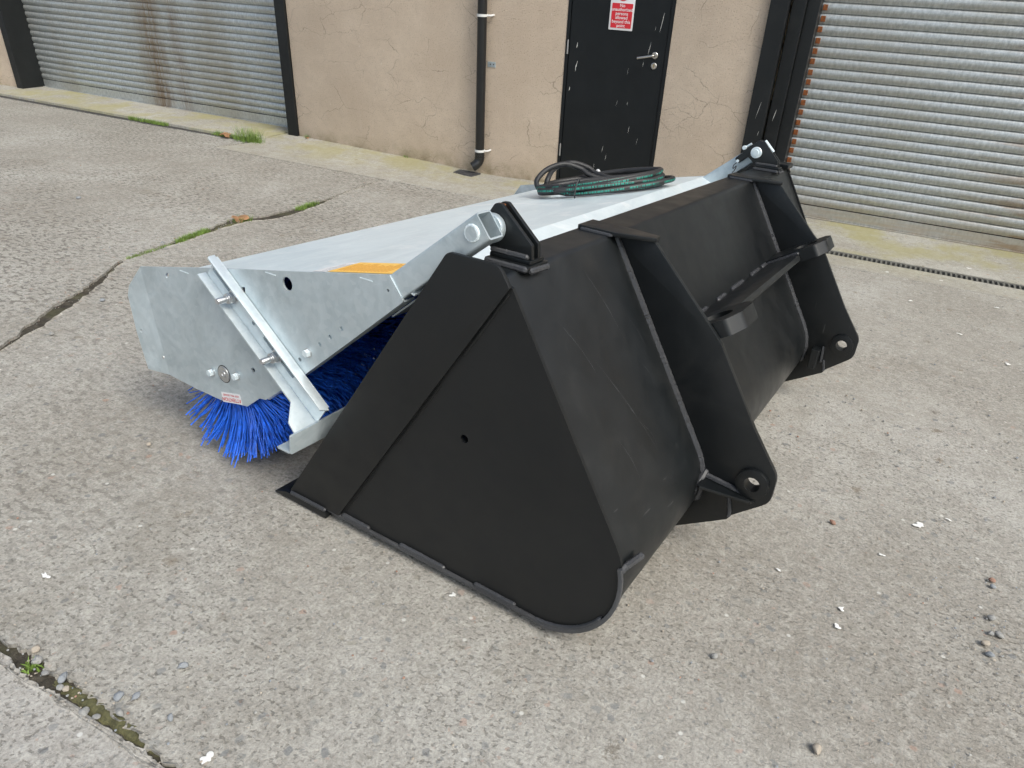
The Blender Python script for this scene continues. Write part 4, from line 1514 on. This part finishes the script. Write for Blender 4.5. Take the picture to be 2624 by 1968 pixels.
    for k_ in range(seg + 1):
        t = k_ / seg
        rr = R0 + (R1 - R0) * t
        an = ang + bend * t * t + 0.006 * np.sin(wav + t * 9)
        cu = hub.x + rr * np.cos(an)
        cz = hub.y + rr * np.sin(an)
        cw = wpos + flare * t * t
        cz = np.maximum(cz, 0.006)
        lowz = np.clip((0.235 - cz) / 0.05, 0, 1)
        cw = np.where(cw < 0.026, 0.026 * (1 - lowz) + cw * lowz, cw)
        cw = np.minimum(cw, 2.20)
        rad = 0.0027 * (1 - 0.2 * t)
        for q in range(sides):
            a_ = 2 * PI * q / sides
            du = -np.sin(an) * math.cos(a_) * rad
            dz = np.cos(an) * math.cos(a_) * rad
            verts[:, k_ * sides + q, 0] = cu + du
            verts[:, k_ * sides + q, 1] = cw + math.sin(a_) * rad
            verts[:, k_ * sides + q, 2] = cz + dz
    fidx = []
    for k_ in range(seg):
        for q in range(sides):
            a_, b_ = k_ * sides + q, k_ * sides + (q + 1) % sides
            fidx.append((a_, b_, b_ + sides, a_ + sides))
    fidx = np.array(fidx)
    allf = (fidx[None] + (np.arange(NB) * (seg + 1) * sides)[:, None, None]).reshape(-1, 4)
    me = bpy.data.meshes.new('bristles')
    me.vertices.add(NB * (seg + 1) * sides)
    me.vertices.foreach_set('co', verts.reshape(-1))
    me.loops.add(len(allf) * 4)
    me.loops.foreach_set('vertex_index', allf.reshape(-1).astype(np.int32))
    me.polygons.add(len(allf))
    me.polygons.foreach_set('loop_start', np.arange(0, len(allf) * 4, 4, dtype=np.int32))
    me.update(calc_edges=True)
    br = link('bristles', me, 'bristle', core, 180)
    br['kind'] = 'stuff'
    br['label'] = 'bright blue plastic bristles'

    # hydraulic motor valve block and hoses on the hood
    blk = box('valve_block', (-0.055, 0, 0.0), (0.055, 0.075, 0.05), 'galvanised', s, 0.004,
              Matrix.Translation(HP(-0.02, 1.86, 0.001)) @ Matrix.Rotation(-math.atan2(hd.y, hd.x), 4, 'Y') @ Matrix.Rotation(-0.25, 4, 'Z'))
    return s, HP, hood, blk


sweeper, HP, hood, blk = build_sweeper()


def build_hoses():
    # local camera-right direction on the hood: e1, away: e2
    e1 = Vector((0.836, 0.549))
    e2 = Vector((-0.549, 0.836))
    c = Vector((0.165, 1.655))
    rr = random.Random(4)

    def pt(a, ra, rb, lift0, tilt, dx=0.0, dy=0.0):
        x = ra * math.cos(a) + dx
        y = rb * math.sin(a) + dy
        q = c + e1 * x + e2 * y
        base = HP(q.x, q.y)
        return base + Vector((0, 0, 0.012 + 0.8 * lift0 + 0.75 * tilt * max(0.0, (x + ra) / (2 * ra)) + 0.008 * (y + rb) / (2 * rb)))
    loops = [(0.262, 0.140, 0.000, 0.000, 0.00, 0.00), (0.272, 0.150, 0.002, 0.006, 0.014, 0.020), (0.262, 0.120, 0.021, 0.008, -0.020, -0.008),
             (0.255, 0.135, 0.020, 0.012, 0.004, 0.012), (0.248, 0.150, 0.026, 0.024, 0.000, 0.030), (0.236, 0.150, 0.026, 0.040, -0.006, 0.040)]
    pts = []
    for i, (ra, rb, l0, tl, dx, dy) in enumerate(loops):
        nxt = loops[min(i + 1, len(loops) - 1)]
        n = 44
        for k in range(n):
            t = k / n
            mixv = [a + (b - a) * t * t * t for a, b in zip((ra, rb, l0, tl, dx, dy), nxt)]
            ang = -PI * 0.72 + 2 * PI * t
            wb_ = 0.012 * math.sin(ang * 2 + i * 1.7) + 0.008 * math.sin(ang * 3 + i * 2.9)
            mixv[4] += wb_
            mixv[1] += 0.016 * math.sin(ang + i * 2.1)
            mixv[2] += 0.005 * (1 + math.sin(ang * 2 + i * 2.3))
            pts.append(pt(ang, *mixv))
    h = tube('hydraulic_hose', pts, 0.0112, 'hose_rubber', sweeper, 12, uv=True)
    h['label'] = 'coiled black hydraulic hose with green printing'
    # two short hoses looping out of the valve block
    for k, dx in ((0, 0.0), (1, 0.04)):
        p = [(-0.300, -0.02 + dx, 0.020), (-0.325, -0.03 + dx, 0.030), (-0.335 + dx * 0.3, 0.0 + dx * 0.4, 0.065), (-0.29, 0.05 + dx, 0.105), (-0.215, 0.09 + dx, 0.118), (-0.14, 0.10 + dx, 0.09), (-0.10, 0.08 + dx, 0.06), (-0.02, 0.06, 0.03)]
        q = []
        for x, y, z in p:
            v = c + e1 * (x + 0.06 + dx * 0.9) + e2 * (y + 0.06)
            q.append(HP(v.x, v.y) + Vector((0, 0, z + 0.008)))
        hh = tube('feed_hose', spline(q, 8), 0.0112, 'rubber', sweeper, 12)
        v0 = q[0]
        d = (q[0] - q[1]).normalized()
        lathe_along('ferrule', d, v0 - d * 0.03, [(0, 0.0135), (0.03, 0.0138), (0.032, 0.0105), (0.05, 0.0105), (0.052, 0.013), (0.066, 0.013)], 'zinc_bolt', hh, 12)
        lathe_along('ferrule', (q[-1] - q[-2]).normalized(), q[-1], [(0, 0.0135), (0.03, 0.0138), (0.032, 0.0105), (0.05, 0.0105)], 'zinc_bolt', hh, 12)
    # quick couplings and cap
    v = c + e1 * -0.01 + e2 * 0.21
    b0 = HP(v.x, v.y)
    lathe_along('dust_cap', (0.5, 0.3, 0.6), b0 + Vector((0, 0, 0.055)), [(0, 0.013), (0.03, 0.016), (0.036, 0.012)], 'white_plastic', blk, 14)
    # cable ties
    for ang, s_ in ((-PI * 0.66, 1.0),):
        q = pt(ang, 0.262, 0.200, 0.0, 0.01)
        tube('cable_tie', [q + Vector((0.0, -0.004, -0.010)), q + Vector((0.004, -0.018, 0.004)), q + Vector((0.004, -0.014, 0.040)), q + Vector((0.0, 0.01, 0.064)), q + Vector((-0.004, 0.03, 0.05))], 0.0035, 'rubber', h, 6)
    # far label / small plate beside the coil
    v = c + e1 * 0.29 + e2 * -0.02
    return h


build_hoses()


# ------------------------------------------------------------------ small things on the ground
def gp(x, y, lift=0.0):
    z = gz(x, y) if y < -0.6 else apron_z(x, min(y, 0))
    return Vector((x, y, z + lift))


def build_gully():
    g = empty('gully_grate', None, gp(-0.20, -0.165))
    tag(g, 'small dark gully grate below the black downpipe', 'grate')
    box('frame', (-0.125, -0.095, -0.01), (0.125, 0.095, 0.006), 'iron', g, 0.003)
    for i in range(7):
        x = -0.095 + i * 0.0317
        box('bar', (x - 0.006, -0.08, 0.0065), (x + 0.006, 0.08, 0.011), 'iron', g, 0.002)
    return g


build_gully()


def blades(name, pts, n, h, lean, label, cat, wmax=0.004, seed=1, mat='grass', spread=0.02):
    rr = random.Random(seed)
    vs, fs = [], []
    P = [Vector((x, y, 0)) for x, y in pts]
    for i in range(n):
        if len(P) > 1:
            k = rr.randrange(len(P) - 1)
            b = P[k].lerp(P[k + 1], rr.random())
        else:
            b = P[0]
        b = b + Vector((rr.gauss(0, spread), rr.gauss(0, spread), 0))
        b = gp(b.x, b.y, -0.008)
        hh = h * rr.uniform(0.35, 1.0)
        a = rr.uniform(0, 2 * PI)
        d = Vector((math.cos(a), math.sin(a), 0))
        ln = lean * rr.uniform(0.1, 1.0) * hh
        sd = Vector((-d.y, d.x, 0)) * wmax * rr.uniform(0.5, 1.0) * 0.5
        i0 = len(vs)
        for t in (0, 0.4, 0.75):
            c = b + d * ln * t * t + Vector((0, 0, hh * t * (1 - 0.15 * t)))
            vs += [c - sd * (1 - t * 0.6), c + sd * (1 - t * 0.6)]
        vs.append(b + d * ln + Vector((0, 0, hh * 0.86)))
        fs += [(i0, i0 + 1, i0 + 3, i0 + 2), (i0 + 2, i0 + 3, i0 + 5, i0 + 4), (i0 + 4, i0 + 5, i0 + 6)]
    me = bpy.data.meshes.new(name)
    me.from_pydata([tuple(v) for v in vs], [], fs)
    o = link(name, me, mat)
    tag(o, label, cat, kind='stuff')
    return o


def build_plants():
    blades('grass', [(-4.75, -.465), (-4.4, -.465), (-4.1, -.465)], 700, 0.06, 0.8, 'low green grass strip growing in the kerb gutter before the left shutter', 'grass', 0.005, 1, spread=0.018)
    blades('grass', [(-3.35, -.46), (-3.1, -.465), (-2.8, -.47)], 420, 0.07, 0.8, 'short grass in the gutter next to an orange leaf', 'grass', 0.005, 2, spread=0.02)
    blades('grass', [(-2.95, -.48), (-2.75, -.50), (-2.62, -.50)], 380, 0.20, 0.75, 'tallest grass tuft growing before the post of the left shutter', 'grass', 0.005, 3, spread=0.035)
    blades('grass', [(-2.38, -.03), (-2.36, -.02)], 40, 0.06, 0.6, 'tiny green weed at the foot of the beige wall', 'grass', 0.006, 4, spread=0.012)
    blades('grass', [(-1.05, -.02), (-1.0, -.02)], 25, 0.05, 0.6, 'tiny grass sprig against the wall between post and downpipe', 'grass', 0.006, 14, spread=0.012)
    blades('grass', [(-.33, -2.25), (-.29, -2.5)], 420, 0.045, 0.9, 'thin grass in the upper part of the long crack', 'grass', 0.004, 5, spread=0.014)
    blades('grass', [(-.31, -2.95), (-.33, -3.05)], 220, 0.045, 0.9, 'short grass around the dead leaf in the crack', 'grass', 0.004, 6, spread=0.022)
    blades('grass', [(-.275, -3.35), (-.245, -3.5), (-.20, -3.66)], 900, 0.04, 0.8, 'brightest green grass patch in the middle of the crack', 'grass', 0.004, 7, spread=0.012)
    blades('grass', [(-.19, -3.70), (-.13, -4.05)], 420, 0.022, 0.9, 'low green growth in the narrow part of the crack', 'grass', 0.004, 8, spread=0.007)
    blades('grass', [(2.147, -6.035), (2.155, -6.03)], 60, 0.022, 0.9, 'small green weed in the joint nearest the camera', 'grass', 0.006, 9, spread=0.007)

    # moss cushions in the crack and the near joint
    def moss(pts, wid, label, seed):
        rr = random.Random(seed)
        p = resample([gp(x, y) for x, y in pts], 0.012)
        bm = bmesh.new()
        rows = []
        n = len(p)
        for i, q in enumerate(p):
            t = (p[min(i + 1, n - 1)] - p[max(i - 1, 0)]).normalized()
            sd = Vector((-t.y, t.x, 0))
            env = math.sin(PI * (i + 0.5) / n) ** 0.4
            row = []
            for k in range(-3, 4):
                w = wid * k / 3 * (0.8 + 0.4 * rr.random()) * env
                z = -0.012 + 0.009 * (1 - (k / 3) ** 2) * env + rr.uniform(-0.003, 0.003)
                row.append(bm.verts.new(q + sd * w + Vector((0, 0, z))))
            rows.append(row)
        for a, b in zip(rows, rows[1:]):
            for k in range(6):
                bm.faces.new((a[k], a[k + 1], b[k + 1], b[k]))
        o = bm_obj('moss', bm, 'moss', None, 180)
        tag(o, label, 'moss', kind='stuff')
    moss([(-.27, -3.3), (-.24, -3.5), (-.2, -3.66)], 0.03, 'olive moss along the middle of the long crack', 3)
    moss([(-.33, -2.95), (-.31, -3.1), (-.28, -3.28)], 0.035, 'brownish moss beside the dead leaf in the crack', 4)
    moss([(2.22, -6.03), (2.33, -6.028), (2.42, -6.03), (2.55, -6.035)], 0.018, 'olive moss in the joint nearest the camera', 6)


build_plants()


def build_leaf(name, x, y, size, rot, label, lift=0.012):
    rr = random.Random(int(x * 100))
    n = 26
    bm = bmesh.new()
    c = bm.verts.new((0, 0, 0.006 * size / 0.1))
    ring = []
    for i in range(n):
        a = 2 * PI * i / n
        r = size * (0.40 + 0.09 * math.cos(5 * a) + 0.05 * math.cos(11 * a + 1)) * rr.uniform(0.85, 1.1) * (1.0 + 0.25 * math.cos(a))
        ring.append(bm.verts.new((r * math.cos(a), r * math.sin(a), size * 0.12 * math.sin(2 * a + 0.6) + size * 0.05 * rr.uniform(-1, 1))))
    for i in range(n):
        bm.faces.new((c, ring[i], ring[(i + 1) % n]))
    bmesh.ops.solidify(bm, geom=list(bm.faces), thickness=0.0008)
    o = bm_obj(name, bm, 'dead_leaf', None, 60)
    o.location = gp(x, y, lift)
    o.rotation_euler = (0.15, 0.1, rot)
    tag(o, label, 'leaf')


build_leaf('fallen_leaf', -0.345, -3.02, 0.125, 0.4, 'dry orange-brown leaf lying in the long crack', 0.018)
build_leaf('fallen_leaf', -3.12, -0.53, 0.14, 1.3, 'dry orange leaf on the concrete beside the kerb grass', 0.03)
build_leaf('fallen_leaf', -2.34, -0.06, 0.05, 1.3, 'small reddish leaf at the foot of the beige wall', 0.012)


def build_pebbles():
    rr = random.Random(21)
    tmpl = []
    for k in range(5):
        bm = bmesh.new()
        bmesh.ops.create_icosphere(bm, subdivisions=2, radius=1.0)
        off = [Vector((rr.uniform(-1, 1), rr.uniform(-1, 1), rr.uniform(-1, 1))).normalized() for _ in range(7)]
        for v in bm.verts:
            m = 1.0
            for o in off:
                d = v.co.normalized().dot(o)
                if d > 0.72:
                    m = min(m, 0.72 / d)
            v.co *= m
        me = bpy.data.meshes.new('pebble')
        bm.to_mesh(me)
        bm.free()
        me.polygons.foreach_set('use_smooth', [True] * len(me.polygons))
        me.set_sharp_from_angle(angle=math.radians(38))
        tmpl.append(me)
    spots = [  # x, y, size, material, label
        (2.148, -6.018, .014, 'grey', 'flat grey stone in the near joint beside the green weed'),
        (2.188, -6.028, .0085, 'grey', 'pale chipped stone in the near joint'),
        (2.236, -6.020, .0125, 'blue', 'pale blue-grey stone in the near joint'),
        (2.247, -6.036, .009, 'grey', 'small rounded stone at the edge of the near joint'),
        (2.262, -6.032, .008, 'tan', 'small tan stone next to the blue-grey stone in the joint'),
        (2.345, -6.050, .0125, 'grey', 'round grey pebble standing in the near joint'),
        (2.374, -6.045, .008, 'grey', 'small pebble right of the round pebble in the joint'),
        (2.411, -6.018, .0095, 'grey', 'pointed grey stone on the mossy joint'),
        (2.374, -5.992, .013, 'blue', 'blue stone lying just beyond the mossy joint'),
        (2.403, -5.975, .009, 'blue', 'smaller blue stone near the mossy joint'),
        (2.421, -5.871, .012, 'blue', 'grey wedge-shaped chip on the open concrete, lower left'),
        (2.505, -5.975, .008, 'blue', 'dark blue chip on the concrete right of the joint'),
        (2.115, -6.0, .012, 'tan', 'pale stone above the mossy joint at the left edge'),
        (4.082, -4.684, .013, 'grey', 'round grey pebble at the right edge'),
        (4.096, -4.748, .012, 'grey', 'grey pebble just below the round one at the right edge'),
        (4.075, -4.752, .009, 'grey', 'pale small pebble in the cluster at the right edge'),
        (4.059, -4.80, .012, 'tan', 'tan chip near the pebble cluster at the right edge'),
        (4.065, -4.84, .011, 'blue', 'dark chip below the tan chip at the right edge'),
        (4.098, -4.500, .011, 'red', 'brick-red fragment at the right edge'),
        (4.10, -4.53, .010, 'blue', 'blue-grey pebble below the brick-red fragment'),
        (3.45, -5.217, .010, 'grey', 'pale loose stone on the open concrete below the bucket'),
        (3.70, -5.36, .012, 'tan', 'pale rough pebble near the bottom of the picture'),
        (3.66, -4.46, .010, 'red', 'reddish pebble behind the bucket bracket'),
        (1.60, -5.30, .011, 'tan', 'pale loose stone left of the bucket tip'),
        (0.55, -4.93, .012, 'grey', 'grey stone beside the long crack near the left edge'),
        (-1.55, -3.35, .016, 'blue', 'dark stone lying alone on the left bay'),
        (0.35, -4.55, .013, 'blue', 'dark stone inside the long crack'),
    ]
    for i, (x, y, s_, m, lab) in enumerate(spots):
        me = tmpl[i % 5].copy()
        me.materials.append(MAT['pebble_' + m])
        o = bpy.data.objects.new('pebble', me)
        COL.objects.link(o)
        z = gz(x, y)
        near = -6.06 < y < -6.02
        o.location = (x, y, z + s_ * 0.32 - (0.006 if near else 0))
        o.scale = (s_ * rr.uniform(0.9, 1.25), s_ * rr.uniform(0.75, 1.0), s_ * rr.uniform(0.5, 0.7))
        o.rotation_euler = (rr.uniform(-.2, .2), rr.uniform(-.2, .2), rr.uniform(0, 6))
        tag(o, lab, 'pebble', 'loose stones on the yard')
    # fine grit, too many to count
    vs, fs = [], []
    base = [v.co.copy() for v in tmpl[0].vertices]
    bm = bmesh.new()
    bmesh.ops.create_icosphere(bm, subdivisions=1, radius=1.0)
    bv = [v.co.copy() for v in bm.verts]
    bm.verts.index_update()
    bf = [tuple(v.index for v in f.verts) for f in bm.faces]
    bm.free()
    mi = []
    for i in range(2600):
        r = rr.random()
        if r < 0.05:
            x, y = rr.uniform(1.9, 2.7), -6.03 + rr.gauss(0, 0.02)
        elif r < 0.14:
            t = rr.random()
            x, y = -.33 + .86 * t * t + rr.gauss(0, .03), -3.0 - 2.1 * t
        elif r < 0.22:
            x, y = rr.gauss(4.05, .10), rr.gauss(-4.75, .2)
        else:
            x, y = rr.uniform(-3.5, 5.0), rr.uniform(-6.0, -1.1)
            if rr.random() < 0.5:
                x, y = rr.uniform(1.4, 4.4), rr.uniform(-6.0, -3.4)
        s_ = rr.uniform(0.0012, 0.0038) * (1.0 if y < -4 else 1.6)
        z = gz(x, y)
        i0 = len(vs)
        for v in bv:
            q = Vector((v.x * rr.uniform(.6, 1.2), v.y * rr.uniform(.6, 1.2), v.z * .6)) * s_
            vs.append((x + q.x, y + q.y, z + q.z + s_ * 0.2))
        fs += [tuple(i0 + k for k in f) for f in bf]
        mi += [3 if rr.random() < 0.05 else rr.choice((0, 0, 0, 1, 2, 2))] * len(bf)
    me = bpy.data.meshes.new('grit')
    me.from_pydata(vs, [], fs)
    for m in ('grey', 'blue', 'tan', 'red'):
        me.materials.append(MAT['pebble_' + m])
    me.polygons.foreach_set('material_index', mi)
    o = bpy.data.objects.new('grit', me)
    COL.objects.link(o)
    tag(o, 'fine loose grit scattered over the concrete yard', 'grit', kind='stuff')


build_pebbles()


def build_droppings():
    rr = random.Random(8)
    spots = [(2.635, -6.000, .022), (3.911, -4.311, .030), (1.915, -5.847, .016), (3.714, -4.868, .014), (3.71, -4.944, .016), (2.808, -5.37, .014), (3.807, -4.55, .012),
             (3.541, -4.795, .010), (4.0, -4.22, .012), (4.35, -2.45, .025), (4.6, -1.9, .02), (4.15, -2.1, .022), (3.9, -1.6, .025),
             (4.4, -1.35, .025), (4.75, -1.2, .025), (3.75, -.95, .025), (4.1, -.9, .02), (4.3, -0.4, .025)]
    for x, y, s_ in spots:
        bm = bmesh.new()
        n = 22
        c = bm.verts.new(gp(x, y, 0.0022))
        ring = []
        for i in range(n):
            a = 2 * PI * i / n
            r = s_ * (0.42 + 0.16 * math.sin(2 * a + x * 40) + 0.10 * math.sin(3 * a + y * 30) + rr.uniform(-.05, .05)) * (1.7 if rr.random() < 0.07 else 1.0)
            ring.append(bm.verts.new(gp(x + r * math.cos(a) * 1.3, y + r * math.sin(a), 0.0006)))
        for i in range(n):
            bm.faces.new((c, ring[i], ring[(i + 1) % n]))
        bm_obj('bird_dropping', bm, 'lime', yard, 180)


build_droppings()
